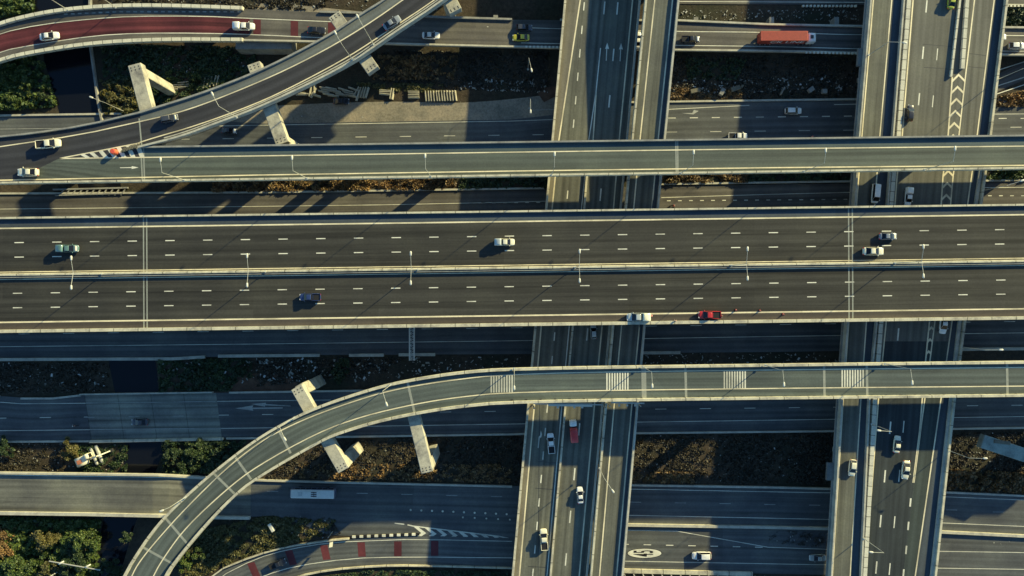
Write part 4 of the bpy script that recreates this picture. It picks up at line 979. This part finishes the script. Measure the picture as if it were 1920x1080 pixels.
# ================================================================== PEOPLE AND MOTORBIKES
SKIN = plain('skin', (.45, .28, .19), .6); HAIR = plain('dark_hair', (.02, .017, .015), .7)
def person(loc, rz, label, shirt, lean=.0, sit=False, parent=None, trousers=(.05, .05, .07), arms=.5, hat=None):
    root = empty('person', loc, rz); tag(root, label, 'person')
    def skinned(name, joints, edges, radii, mat, par_):
        me = bpy.data.meshes.new(name); me.from_pydata(joints, edges, []); me.materials.append(mat)
        o = bpy.data.objects.new(name, me); COL.objects.link(o); o.parent = par_
        o.modifiers.new('skin', 'SKIN'); 
        for i, r in enumerate(radii): me.skin_vertices[0].data[i].radius = (r, r)
        me.skin_vertices[0].data[0].use_root = True
        sb = o.modifiers.new('sub', 'SUBSURF'); sb.levels = 1; sb.render_levels = 1
        for p in me.polygons: p.use_smooth = True
        return o
    l = lean
    hip = (0, 0, .93 if not sit else .78); ch = (l*.5, 0, hip[2]+.38); nk = (l*.72, 0, hip[2]+.55); hd = (l*.85+.02, 0, hip[2]+.72)
    J = [hip, (l*.2, 0, hip[2]+.18), ch, nk, (l*.8, 0, hip[2]+.62), hd]; E = [(0, 1), (1, 2), (2, 3), (3, 4), (4, 5)]; R = [.14, .13, .16, .07, .06, .105]
    for s in (-1, 1):
        i = len(J)
        if sit: J += [(.05, s*.1, hip[2]-.04), (.45, s*.14, hip[2]-.08), (.35, s*.14, .35), (.48, s*.14, .28)]
        else: J += [(0, s*.1, hip[2]-.06), (.05, s*.11, .5), (-.02, s*.12, .09), (.14, s*.13, .05)]
        E += [(0, i), (i, i+1), (i+1, i+2), (i+2, i+3)]; R += [.09, .07, .045, .04]
        i = len(J); J += [(l*.6, s*.19, ch[2]+.1), (l*.6+.12*arms, s*.24, ch[2]-.17), (l*.6+.6*arms, s*.2, ch[2]-.25), (l*.6+.7*arms, s*.2, ch[2]-.27)]
        E += [(2, i), (i, i+1), (i+1, i+2), (i+2, i+3)]; R += [.06, .045, .034, .03]
    skinned('body', J, E, R, SKIN, root)
    Js = [J[1], J[2], (nk[0], 0, nk[2]-.05)]; Es = [(0, 1), (1, 2)]; Rs = [.155, .19, .1]
    for i in (10, 18):
        k = len(Js); Js += [J[i], J[i+1]]; Es += [(1, k), (k, k+1)]; Rs += [.085, .065]
    skinned('shirt', Js, Es, Rs, shirt, root)
    Jt = [hip, J[6], J[7], J[8], J[14], J[15], J[16]]; skinned('trousers', Jt, [(0, 1), (1, 2), (2, 3), (0, 4), (4, 5), (5, 6)], [.165, .11, .09, .065, .11, .09, .065], plain('trousers_%s' % label[:8], trousers, .8), root)
    m = MB(); m.loft([(-.13, .05, -.05, .06), (-.08, .1, -.07, .11), (.02, .11, -.02, .13), (.1, .07, .03, .1)], 10, .7)
    h = m.build('hair' if not hat else 'hat', hat or HAIR, root); h.location = (hd[0]-.01, 0, hd[2]+.02)
    return root
PINK = plain('shirt_pink', (.75, .32, .28), .8); TAN = plain('shirt_tan', (.62, .38, .25), .8); REDC = plain('shirt_red', (.6, .06, .05), .8)
def at_(px, py, z): p = P(px, py, z+1); p.z = z; return p
person(at_(1223, 592.5, ZM+.03), math.pi*.9, 'person in a pink top bending behind the silver grey pickup', PINK, .35, hat=PINK)
person(at_(1354, 594, ZM+.03), math.pi*.85, 'person in a tan top standing at the tail of the red pickup', TAN, .2)
person(at_(1266, 602, ZM+.03), 1.4, 'person in a pale shirt at the highway parapet between the two stopped pickups', plain('shirt_pale', (.7, .6, .42), .8), .1, hat=PINK)
def motorbike(px, py, z, ang, label, plabel, shirt, hat):
    b = P(px, py, z+.5); b.z = z+.02; root = empty('motorbike', b, math.radians(ang)); tag(root, label, 'motorbike', 'motorbikes')
    for nm, x in (('wheel', -.62), ('wheel', .62)): m = MB(); m.cone((x, 0, .3), .3, .3, .1, 16, 'y'); m.build(nm, RUB, root)
    m = MB(); m.loft([(-.7, .06, .5, .7), (-.3, .12, .35, .8), (.2, .13, .3, .75), (.5, .1, .5, .95), (.62, .05, .7, 1.0)], 10, .6); m.build('frame', DGREY, root)
    m = MB(); m.loft([(-.65, .1, .76, .84), (-.1, .12, .74, .82), (.1, .06, .74, .8)], 8, .6); m.build('seat', RUB, root)
    m = MB(); m.bar((.45, -.33, 1.02), (.45, .33, 1.02), .04); m.bar((.6, 0, .35), (.45, 0, 1.02), .06); m.build('handlebar', GALV, root)
    person(b+Vector((-.15*math.cos(math.radians(ang)), -.15*math.sin(math.radians(ang)), 0)), math.radians(ang), plabel, shirt, .25, True, arms=.75, hat=hat)
motorbike(1521, 257, Z0, 0, 'small motorbike at the foot of the upper viaduct between the crossing viaducts', 'rider with red helmet on the motorbike right of the white pickup', PINK, REDC)
motorbike(1262, 386, Z0, 0, 'small motorbike just above the highway edge right of the central viaduct', 'rider with red top just above the highway parapet', REDC, PINK)
motorbike(141, 798, Z0, 180, 'dark motorbike in shade left of the canal bridge slab', 'rider in dark clothes with white helmet on the shaded road', plain('shirt_dark', (.04, .04, .05), .8), WHITE)
CONE = plain('cone_red', (.6, .08, .05), .6)
for x, y, w in ((1382, 581.5, 'nearest the red pickup'), (1427, 582.5, 'middle of the three cones'), (1471, 589.5, 'farthest from the red pickup')):
    r_ = empty('traffic_cone', at_(x, y, ZM+.03)); tag(r_, 'small red traffic cone on the highway shoulder, '+w, 'traffic cone', 'cones behind the red pickup')
    m = MB(); m.box((0, 0, .03), (.55, .55, .06)); m.build('base', RUB, r_); m = MB(); m.cone((0, 0, .06), .24, .05, .85, 12); cn = m.build('cone_body', CONE, r_); m = MB(); m.cone((0, 0, .45), .155, .12, .15, 12); m.build('white_band', HEADM, cn)
# red and white crash cushion on the gore
c = empty('water_barrel', at_(212, 284, ZU+.03)); tag(c, 'orange red barrel standing on the striped gore at the left junction', 'barrel')
m = MB(); m.cone((0, 0, 0), .75, .65, 1.3, 16); m.build('barrel_body', plain('barrel_orange', (.55, .12, .05), .5), c); m = MB(); m.cone((0, 0, 1.3), .55, .5, .12, 16); m.build('lid', CONE, c)
for i in range(6):
    o = empty('guard_post', at_(229+5.2*i, 281-1.6*i, ZU+.03)); tag(o, 'cream crash cushion plank on the striped gore, '+ORD[i]+' from the orange barrel', 'crash barrier', 'crash cushion planks on the gore')
    m = MB(); m.box((0, 0, .5), (.25, 1.4, .8), -.7); m.build('plank', C_PAR, o)
# ================================================================== EXCAVATOR
def excavator():
    b = P(170, 858, 0); root = empty('excavator', b, math.radians(22)); tag(root, 'small cream excavator parked on the scrub beside the canal', 'excavator')
    for s, x in ((-1, 1.9), (1, 3.4)):
        m = MB(); m.loft([(-2.6, .25, .1, .6), (-2.2, .38, 0, .8), (2.2, .38, 0, .8), (2.6, .25, .1, .6)], 12, .4)
        o = m.build('track', plain('track_pale', (.42, .42, .36), .8), root); o.location = (x-.6, 0, 0); o.rotation_euler = (0, 0, math.pi/2)
    m = MB(); m.loft([(-3.2, 1.0, .9, 1.8), (-3.0, 1.3, .8, 2.1), (-.4, 1.3, .8, 2.1), (0, 1.1, .9, 1.9)], 14, .35); m.build('engine_housing', CREAM, root)
    m = MB(); m.box((-1.9, 0, 2.2), (1.2, 1.1, .25)); m.build('engine_cover', paint('rust', (.5, .18, .08)), root)
    m = MB(); m.loft([(-.1, .6, .9, 2.6), (.1, .75, .9, 2.9), (1.0, .75, .9, 2.85), (1.3, .6, .9, 2.2)], 12, .35); cb_ = m.build('cab', CREAM, root); cb_.location = (.2, .7, 0)
    m = MB(); m.box((1.5, .7, 2.1), (.06, 1.1, 1.1)); m.build('windscreen', GLASS, root)
    m = MB(); m.bar((1.0, -.3, 1.7), (4.2, -.3, 3.6), .4, .5); m.bar((4.2, -.3, 3.6), (6.6, -.3, 1.6), .3, .4); m.build('boom', CREAM, root)
    m = MB(); m.box((6.7, -.3, 1.0), (.7, .9, .8)); m.build('bucket', DARKM, root)
excavator()
# ================================================================== BARRIER STACKS
SLAB = concrete('barrier_section_concrete', (.48, .44, .32), 0, .4)
def barrier_mesh():
    m = MB(); pts = [(-.3, 0), (.3, 0), (.28, .18), (.12, .42), (.09, .8), (-.09, .8), (-.12, .42), (-.28, .18)]; n = len(pts)
    m.add([(x, y, z) for x in (-1.5, 1.5) for y, z in pts], [tuple(range(n)), tuple(range(n, 2*n))[::-1]]+[(k, (k+1) % n, n+(k+1) % n, n+k) for k in range(n)])
    o = m.build('concrete_barrier', SLAB); me = o.data; bpy.data.objects.remove(o); return me
BM = barrier_mesh(); rb = random.Random(3)
bars = {}
def finish_bars():
    w = ['first', 'second', 'third', 'fourth', 'fifth', 'sixth', 'seventh', 'eighth', 'ninth', 'tenth', 'eleventh', 'twelfth', 'thirteenth', 'fourteenth', 'fifteenth', 'sixteenth', 'seventeenth', 'eighteenth', 'nineteenth', 'twentieth', 'twenty first', 'twenty second', 'twenty third', 'twenty fourth', 'twenty fifth', 'twenty sixth', 'twenty seventh', 'twenty eighth']
    for k, l in bars.items():
        l.sort(key=lambda o: (o.location.x, o.location.y))
        for i, o in enumerate(l): o['label'] = k+', '+w[i]+' from left'
def bar_row(x0, x1, y0, y1, step, ang, jit, label, n2=1, z=0, s=1.0):
    n = max(1, int((x1-x0)/step))
    for i in range(n):
        for j in range(n2):
            o = bpy.data.objects.new('concrete_barrier', BM); COL.objects.link(o)
            x = x0+step*i+rb.uniform(-jit, jit); y = y0+(y1-y0)*i/max(1, n-1)+rb.uniform(-jit, jit)*.6
            o.location = P(x, y, z+.85*j+.02)+Vector((0, 0, 0)); o.rotation_euler = (0, 0, math.radians(ang+rb.uniform(-4, 4)*jit)); o.scale = (s, 1, 1)
            tag(o, label, 'concrete barrier', 'spare concrete barriers along the verge'); bars.setdefault(label, []).append(o)
bar_row(799, 860, 181, 180, 5.0, 96, .5, 'barrier in the even row at the east end of the stacks', s=.95)
bar_row(776, 800, 176, 177, 30, 0, .4, 'barrier lying lengthwise beside the even row', s=.95); 
for yy in (172, 175.5, 179, 183): bar_row(776, 800, yy, yy, 30, 0, .6, 'barrier lying lengthwise beside the even row')
bar_row(733, 742, 176, 177, 4, 80, .3, 'barrier in the small middle stack on the verge')
for yy in (170, 173, 177): bar_row(722, 740, yy, yy, 30, -4, .6, 'barrier in the small middle stack on the verge')
bar_row(674, 694, 174, 174, 5, 74, .6, 'sunlit tilted barrier left of the middle stack')
for k, (xx, yy) in enumerate(((610, 166), (612, 169.5), (608, 173), (630, 171), (634, 174.5), (652, 172), (655, 176), (660, 180), (640, 178), (616, 177), (570, 176), (592, 179), (645, 168.5))):
    bar_row(xx, xx+20, yy, yy, 30, -12, 1.0, 'barrier in the jumbled heap beside the black parked car')
bar_row(584, 600, 168, 167, 6, 86, 1.0, 'barrier in the jumbled heap beside the black parked car')
for k in range(3): bar_row(325, 385, 161+4*k, 156+4*k, 21, 5, .8, 'barrier laid in long lines by the left cross beam')
bar_row(386, 420, 157, 152, 6, 78, 1.0, 'sunlit barrier where the long lines end above the dark ramp')
for k, (xx, yy, aa) in enumerate(((582, 172, 80), (588, 174, 60), (566, 178, 0), (622, 166, -14), (626, 180, -10), (668, 172, 60), (672, 180, 70), (664, 168, -20))):
    bar_row(xx, xx+20, yy, yy, 30, aa, 1.0, 'barrier in the jumbled heap beside the black parked car')
finish_bars()
# white boxes and tipped panels on the verge
for x, y, a, l, wd, lab in ((1302, 172, 12, 2.7, 1.1, 'cream panel box lying on the verge right of the central viaduct'), (1377, 168, 18, 2.6, 1.2, 'cream panel box on the verge, right of its twin'), (1389, 164, 60, .9, .6, 'small cream box beside the right hand panel box'),
        (511, 987, -60, 2.4, .8, 'white board lying on the scrub near the bottom left slip road'), (1352, 174, 60, 2.0, 1.1, 'grey blue box between the two cream panel boxes'), (1465, 172, 65, 2.2, .3, 'grey plank on the shaded verge'), (1518, 170, 35, 1.6, 1.2, 'dark green crate on the shaded verge'), (1543, 173, 0, 1.3, 1.2, 'lilac grey crate on the shaded verge')):
    m = MB(); m.box((0, 0, .7), (l, wd, 1.3)); o = m.build('crate' if 'crate' in lab else 'panel_box', {'c': C_PAR, 'w': HEADM, 's': C_PAR}.get(lab[0], C_DECK)); o.location = P(x, y, 0); o.rotation_euler = (0, 0, math.radians(a)); tag(o, lab, 'box')
    bv = o.modifiers.new('b', 'BEVEL'); bv.width = .06
# cattle: fence posts etc. skipped; pylon arm at bottom left
pl_ = empty('utility_pole', P(118, 1066, 0)); tag(pl_, 'utility pole crossarm with two white lamp heads above the bottom left trees', 'utility pole')
m = MB(); m.bar(P(92, 1052, 6)-pl_.location, P(188, 1069, 6)-pl_.location, .2); m.build('crossarm', GALV, pl_)
m = MB(); m.cone((0, 0, 0), .18, .14, 6, 8); m.build('pole', GALV, pl_)
for x, y in ((112, 1056), (162, 1062)):
    m = MB(); m.loft([(-.9, .12, -.06, .06), (-.5, .25, -.1, .1), (.8, .16, -.08, .08)], 8); o = m.build('lamp_head', HEADM, pl_); o.location = P(x+3, y-1, 6.2)-pl_.location; o.rotation_euler = (0, 0, .5)
# ================================================================== VEGETATION
def quads(pts, size, name, mat, parent=None, flat=.6, stretch=1.6):
    n = len(pts); pts = np.asarray(pts); 
    d1 = rng.normal(size=(n, 3)); d1[:, 2] *= flat; d1 /= np.linalg.norm(d1, axis=1)[:, None]
    d2 = rng.normal(size=(n, 3)); d2[:, 2] *= flat; d2 -= (d2*d1).sum(1)[:, None]*d1; d2 /= np.linalg.norm(d2, axis=1)[:, None]
    s = (size*rng.uniform(.5, 1.4, n))[:, None]
    a = d1*s*stretch/2; b = d2*s/2
    v = np.stack([pts-a, pts-b, pts+a, pts+b], 1).reshape(-1, 3)
    me = bpy.data.meshes.new(name); me.vertices.add(4*n); me.vertices.foreach_set('co', v.astype(np.float32).ravel())
    me.loops.add(4*n); me.loops.foreach_set('vertex_index', np.arange(4*n, dtype=np.int32)); me.polygons.add(n)
    me.polygons.foreach_set('loop_start', np.arange(0, 4*n, 4, dtype=np.int32)); me.polygons.foreach_set('loop_total', np.full(n, 4, dtype=np.int32))
    me.update(calc_edges=True); me.materials.append(mat)
    o = bpy.data.objects.new(name, me); COL.objects.link(o)
    if parent: o.parent = parent
    return o
G1 = leaf_mat('leaf_dark_green', [(.014, .028, .012), (.022, .045, .016), (.034, .062, .020), (.055, .08, .025)])
G2 = leaf_mat('leaf_mid_green', [(.028, .052, .013), (.05, .088, .017), (.078, .115, .022), (.12, .14, .032)])
G3 = leaf_mat('leaf_dry_orange', [(.05, .03, .012), (.12, .07, .025), (.22, .13, .045), (.32, .2, .08)])
G4 = leaf_mat('leaf_dim_brown', [(.030, .026, .016), (.042, .034, .020), (.054, .043, .025), (.068, .052, .03)])
G5 = leaf_mat('leaf_olive', [(.05, .052, .014), (.08, .08, .022), (.11, .10, .032), (.14, .12, .045)])
def inpoly(x, y, poly):
    c = np.zeros(len(x), bool); j = len(poly)-1
    for i in range(len(poly)):
        xi, yi = poly[i]; xj, yj = poly[j]
        c ^= ((yi > y) != (yj > y)) & (x < (xj-xi)*(y-yi)/(yj-yi+1e-9)+xi); j = i
    return c
def scatter(poly, dens, size, hmax, mat, name='undergrowth', clump=True, flat=.6, stretch=2.0):
    if mat is G4: size *= .5; hmax *= .45; dens *= 1.2
    if mat is G3: size *= .6; dens *= 1.5
    if mat in (G1, G2, G5): size *= .62; dens *= 1.7; hmax *= .8
    xs = [p[0] for p in poly]; ys = [p[1] for p in poly]; area = (max(xs)-min(xs))*(max(ys)-min(ys))
    n = int(area*dens); x = rng.uniform(min(xs), max(xs), n); y = rng.uniform(min(ys), max(ys), n)
    k = inpoly(x, y, poly); x, y = x[k], y[k]
    cl = np.sin(x*.21+y*.13)+np.sin(x*.09-y*.31+1)+np.sin(x*.37+y*.41+2)*.8+np.sin(x*.05+.7)+rng.normal(size=len(x))*.5
    if clump: k = cl > -.4; x, y, cl = x[k], y[k], cl[k]
    h = hmax*rng.uniform(.05, 1, len(x))*np.clip(.4+cl*.3, .15, 1)
    kk = H/F
    o = quads(np.stack([(x-960)*kk, (540-y)*kk, h], 1), size, name, mat, None, flat, stretch)
    tag(o, kind='stuff'); return o
scatter([(-60, 100), (60, 98), (84, 120), (108, 200), (-60, 212)], 2.2, .8, 2.2, G2, 'undergrowth')
scatter([(-60, -20), (62, -20), (66, 22), (-60, 45)], 2.0, .8, 2.0, G2, 'undergrowth')
scatter([(192, 90), (260, 85), (480, 90), (480, 165), (200, 214)], 1.2, .7, 1.2, G1, 'undergrowth')
scatter([(190, 150), (255, 150), (262, 215), (196, 215)], 2.2, .7, 1.6, G5, 'undergrowth')
scatter([(300, 140), (470, 120), (470, 158), (320, 168)], 1.4, .6, 1.0, G2, 'undergrowth')
scatter([(190, -20), (650, -20), (600, 20), (400, 14), (190, 10)], .9, .6, .8, G4, 'undergrowth')
scatter([(700, 95), (1030, 95), (1030, 172), (700, 160)], 1.0, .6, .9, G4, 'undergrowth')
scatter([(700, 105), (860, 105), (850, 150), (700, 150)], .6, .7, .9, G3, 'dry_grass')
scatter([(670, 156), (830, 158), (830, 174), (670, 168)], 2.2, .5, .8, G5, 'dry_grass')
scatter([(1255, 103), (1620, 106), (1615, 184), (1255, 186)], .9, .6, .8, G4, 'undergrowth')
scatter([(1285, 110), (1400, 110), (1380, 150), (1290, 150)], .6, .6, .9, G1, 'undergrowth')
scatter([(1255, 165), (1390, 170), (1390, 184), (1255, 188)], 1.2, .5, .7, G3, 'dry_grass')
scatter([(400, 338), (860, 334), (850, 356), (400, 360)], 3.0, .65, 1.1, G3, 'dry_grass')
scatter([(440, 338), (700, 334), (690, 352), (440, 356)], 1.0, .6, 1.2, G5, 'undergrowth')
scatter([(1236, 322), (1400, 320), (1400, 342), (1236, 344)], 2.6, .6, 1.1, G3, 'dry_grass')
scatter([(860, 334), (1030, 330), (1030, 352), (860, 355)], 1.2, .6, .9, G1, 'undergrowth')
scatter([(1400, 320), (1600, 318), (1600, 338), (1400, 340)], 1.2, .6, .9, G1, 'undergrowth')
scatter([(1845, 315), (2000, 315), (2000, 334), (1845, 337)], 2.0, .7, 1.2, G2, 'undergrowth')
scatter([(1862, 185), (1960, 160), (1960, 200), (1858, 200)], 2.0, .6, .9, G3, 'dry_grass')
scatter([(-60, 680), (205, 680), (205, 735), (-60, 738)], 1.0, .6, .8, G4, 'undergrowth')
scatter([(298, 675), (480, 672), (430, 732), (300, 735)], 1.3, .7, 1.0, G1, 'undergrowth')
scatter([(480, 672), (760, 670), (720, 700), (480, 725)], .8, .6, .8, G4, 'undergrowth')
scatter([(-60, 832), (120, 832), (120, 884), (-60, 884)], .9, .6, .8, G4, 'undergrowth')
scatter([(125, 835), (240, 835), (238, 884), (150, 884)], 1.3, .6, .9, G1, 'undergrowth')
scatter([(306, 828), (470, 826), (400, 884), (308, 886)], 2.6, .8, 1.8, G1, 'undergrowth')
scatter([(520, 860), (640, 826), (985, 818), (975, 905), (500, 896)], 1.1, .65, .9, G4, 'undergrowth')
scatter([(560, 870), (960, 870), (960, 905), (560, 896)], .5, .6, .9, G3, 'dry_grass')
scatter([(1190, 816), (1562, 812), (1558, 908), (1185, 904)], 1.2, .65, .9, G4, 'undergrowth')
scatter([(1185, 885), (1300, 885), (1300, 905), (1185, 903)], 1.3, .65, .9, G3, 'dry_grass')
scatter([(1772, 880), (1990, 890), (1990, 928), (1768, 914)], 2.2, .75, 1.3, G3, 'dry_grass')
scatter([(1780, 812), (1990, 808), (1990, 885), (1775, 880)], .7, .6, .8, G4, 'undergrowth')
scatter([(-80, 968), (190, 975), (182, 1110), (-80, 1110)], 3.2, .9, 2.4, G2, 'undergrowth')
scatter([(-80, 985), (40, 985), (30, 1040), (-80, 1040)], .8, .9, 2.0, G3, 'undergrowth')
scatter([(350, 1000), (500, 968), (630, 975), (600, 1005), (480, 1035), (400, 1068), (330, 1110)], 1.8, .65, 1.0, G5, 'undergrowth')
scatter([(430, 975), (620, 970), (640, 1000), (480, 1022)], 1.0, .6, .8, G4, 'undergrowth')
scatter([(480, 1100), (700, 1068), (960, 1072), (960, 1130), (500, 1130)], 1.6, .6, 1.0, G1, 'undergrowth')
scatter([(1560, 1000), (1440, 992), (1440, 1020), (1560, 1026)], .8, .5, .6, G4, 'undergrowth')
scatter([(1885, 18), (1990, 18), (1990, 50), (1885, 48)], 1.8, .7, 1.2, G1, 'undergrowth')
def bush(px, py, r, h, mat, label, dens=1.0, name='bush'):
    b = P(px, py, 0); root = empty(name, b); tag(root, label, 'bush' if name == 'bush' else 'tree', 'bushes and small trees')
    m = MB(); m.cone((0, 0, -.1), .16+.03*h, .05, h*.75, 7)
    for k in range(5):
        a = k*1.26+px; m.bar((0, 0, h*.3), (math.cos(a)*r*.6, math.sin(a)*r*.6, h*.75), .1, .1, 5)
    m.build('trunk', plain('bark', (.06, .045, .03), .9) if 'bark' not in bpy.data.materials else bpy.data.materials['bark'], root)
    n = int(620*r*r*dens/1.6); nc = max(5, int(r*r*2.2))
    ca = rng.uniform(0, 2*np.pi, nc); cr_ = r*np.sqrt(rng.uniform(0, 1, nc))*(.85+.3*np.sin(ca*2+px)+.2*np.sin(ca*3+py)); cz = h*rng.uniform(.45, .95, nc)*(1-.35*(cr_/r)**2)
    cen = np.stack([np.cos(ca)*cr_, np.sin(ca)*cr_, cz], 1); w = rng.uniform(.12, .34, nc)*r
    i = rng.integers(0, nc, n); d = rng.normal(size=(n, 3)); d /= np.linalg.norm(d, axis=1)[:, None]; d[:, 2] = np.abs(d[:, 2])*.8-.1
    p = cen[i]+d*(w[i]*rng.uniform(.6, 1.05, n))[:, None]; p[:, 2] = np.maximum(p[:, 2], .1)
    quads(p, .28, 'crown', mat, root, .7, 1.5)
BUSH = [(20, 150, 2.6, 3, G2, 'leftmost round green bush in the sunlit patch left of the canal'), (55, 165, 2.4, 3, G2, 'green bush between the left edge and the canal'), (88, 180, 2.0, 2.4, G1, 'dark green bush on the west bank of the upper canal'),
 (30, 190, 2.4, 2.6, G2, 'low green bush directly above the second road at the left edge'), (214, 185, 2.2, 2.4, G5, 'olive bush at the foot of the canal wall'), (235, 170, 1.8, 2.2, G5, 'olive bush left of the first cross beam'),
 (320, 148, 2.0, 2, G2, 'green bush just above the lines of spare barriers'), (372, 145, 1.6, 1.8, G2, 'small green bush above the right end of the barrier lines'), (137, 838, 2.6, 2.8, G5, 'yellow green bush above left of the excavator'), (148, 850, 2.0, 2.2, G5, 'yellow green bush touching the excavator side'), (16, 838, 2.8, 3, G1, 'dark bush at the left edge above the lower road'),
 (165, 1010, 4.2, 5, G2, 'large round green tree at the water edge, bottom left'), (150, 1045, 4.0, 5, G1, 'dark green tree above the lamp crossarm'), (95, 1005, 3.6, 4.5, G5, 'olive tree crown in the middle of the bottom left thicket'), (50, 1055, 4.4, 5, G2, 'broad green tree near the bottom left corner'),
 (10, 1015, 3.6, 4.5, G3, 'orange brown dry tree at the left edge'), (100, 1070, 3.4, 4, G5, 'olive tree at the bottom edge left of the crossarm'), (215, 1052, 2.8, 4, G1, 'dark shrub on the east side of the lower canal'), (228, 1068, 3.0, 4, G1, 'dark shrub at the bottom edge beside the lower ramp'), (248, 1005, 2.4, 4, G1, 'narrow dark shrub hugging the lower ramp by the canal'),
 (330, 850, 3.2, 3.4, G1, 'dark green bush east of the middle canal'), (370, 845, 3.2, 3.4, G1, 'dark green bush in the middle of the shaded thicket left of the ramp'), (345, 872, 3.0, 3, G1, 'dark green bush directly above the lower road left of the ramp'), (350, 1050, 2.6, 3, G2, 'green shrub inside the bend of the lower ramp'), (372, 1035, 2.2, 2.6, G2, 'green shrub right of its neighbour inside the bend'),
 (1900, 895, 2.0, 2.0, G3, 'dry orange shrub east of the right viaduct'), (1840, 900, 2.2, 2.0, G3, 'dry orange shrub right beside the right viaduct'), (385, 700, 2.2, 2.4, G1, 'bright shaded green bush above the middle left road'), (460, 696, 2.4, 1.6, G1, 'low green bush on the red brown soil'), (640, 697, 3.0, 1.4, G1, 'flat green patch shrub above the bend of the lower ramp')]
for a in BUSH: bush(*a, name='tree' if a[3] >= 4 else 'bush')
# rubble and litter
STONE = concrete('rubble_stone', (.34, .33, .27), 0, .5)
def rubble(poly, n, smin, smax, name='rubble', mat=None):
    smax *= .55
    xs = [p[0] for p in poly]; ys = [p[1] for p in poly]; m = MB(); c = 0
    while c < n:
        x = rb.uniform(min(xs), max(xs)); y = rb.uniform(min(ys), max(ys))
        if not inpoly(np.array([x]), np.array([y]), poly)[0]: continue
        p = P(x, y, 0); s = smin+(smax-smin)*rb.random()**4; m.box((p.x, p.y, s*.25), (s*rb.uniform(.6, 1.8), s*rb.uniform(.3, .9), s*.6), rb.uniform(0, 3)); c += 1
    tag(m.build(name, mat or STONE), kind='stuff')
LIT = plain('litter_white', (.5, .5, .46), .7)
for poly, n, a, b_ in (([(-20, 680), (200, 680), (200, 735), (-20, 735)], 130, .2, 1.0), ([(300, 675), (990, 668), (950, 690), (700, 715), (480, 720), (300, 700)], 420, .2, 1.3), ([(1000, 664), (1570, 661), (1570, 680), (1000, 684)], 160, .2, 1.0),
        ([(1255, 148), (1600, 142), (1600, 170), (1255, 176)], 420, .15, 1.0), ([(1270, 18), (1610, 18), (1610, 40), (1270, 36)], 200, .15, .9), ([(860, 150), (1030, 150), (1030, 175), (860, 168)], 160, .2, 1.1), ([(0, 832), (230, 832), (230, 882), (0, 882)], 100, .2, .9),
        ([(200, -10), (830, -10), (820, 20), (620, 20), (200, 8)], 160, .2, .8), ([(300, 100), (460, 90), (460, 150), (300, 150)], 90, .2, .8), ([(490, 966), (640, 970), (640, 1005), (490, 1020)], 70, .2, .7), ([(520, 860), (960, 820), (960, 900), (520, 890)], 160, .15, .7), ([(1190, 816), (1560, 812), (1555, 905), (1190, 900)], 200, .15, .6), ([(1765, 1005), (1990, 1010), (1990, 1030), (1765, 1024)], 70, .15, .6), ([(1780, 812), (1990, 810), (1990, 900), (1780, 900)], 90, .15, .7), ([(1445, 992), (1555, 994), (1555, 1022), (1445, 1016)], 60, .2, .9), ([(560, 195), (960, 190), (960, 225), (560, 232)], 120, .1, .4), ([(20, 60), (190, 115), (190, 200), (110, 200)], 0, .1, .2)):
    if n: rubble(poly, int(n*.75), a, b_); rubble(poly, int(n*.25), a, b_, 'litter', LIT)
# brown earth patches
E = new_mat('brown_earth', .95)[0]; t = E.node_tree; bb = t.nodes['Principled BSDF']; gp = N(t, 'ShaderNodeNewGeometry').outputs['Position']
t.links.new(ramp(t, noise(t, gp, .5, 7, .7), [(.3, (.06, .035, .022)), (.55, (.12, .07, .045)), (.75, (.16, .10, .06))]), bb.inputs['Base Color'])
mm = MB(); patch(mm, [(400, 705), (480, 700), (535, 702), (560, 720), (545, 736), (390, 738), (395, 720)], 0, .03); tag(mm.build('bare_earth', E), kind='structure')
mm = MB(); patch(mm, [(1006, 165), (1048, 162), (1048, 178), (1020, 192), (1010, 178)], 0, .2); tag(mm.build('bare_earth', E), kind='structure')
mm = MB(); patch(mm, [(478, 6), (560, 10), (680, 22), (670, 25), (478, 20)], 0, .05); tag(mm.build('sandy_strip', SAND), kind='structure')
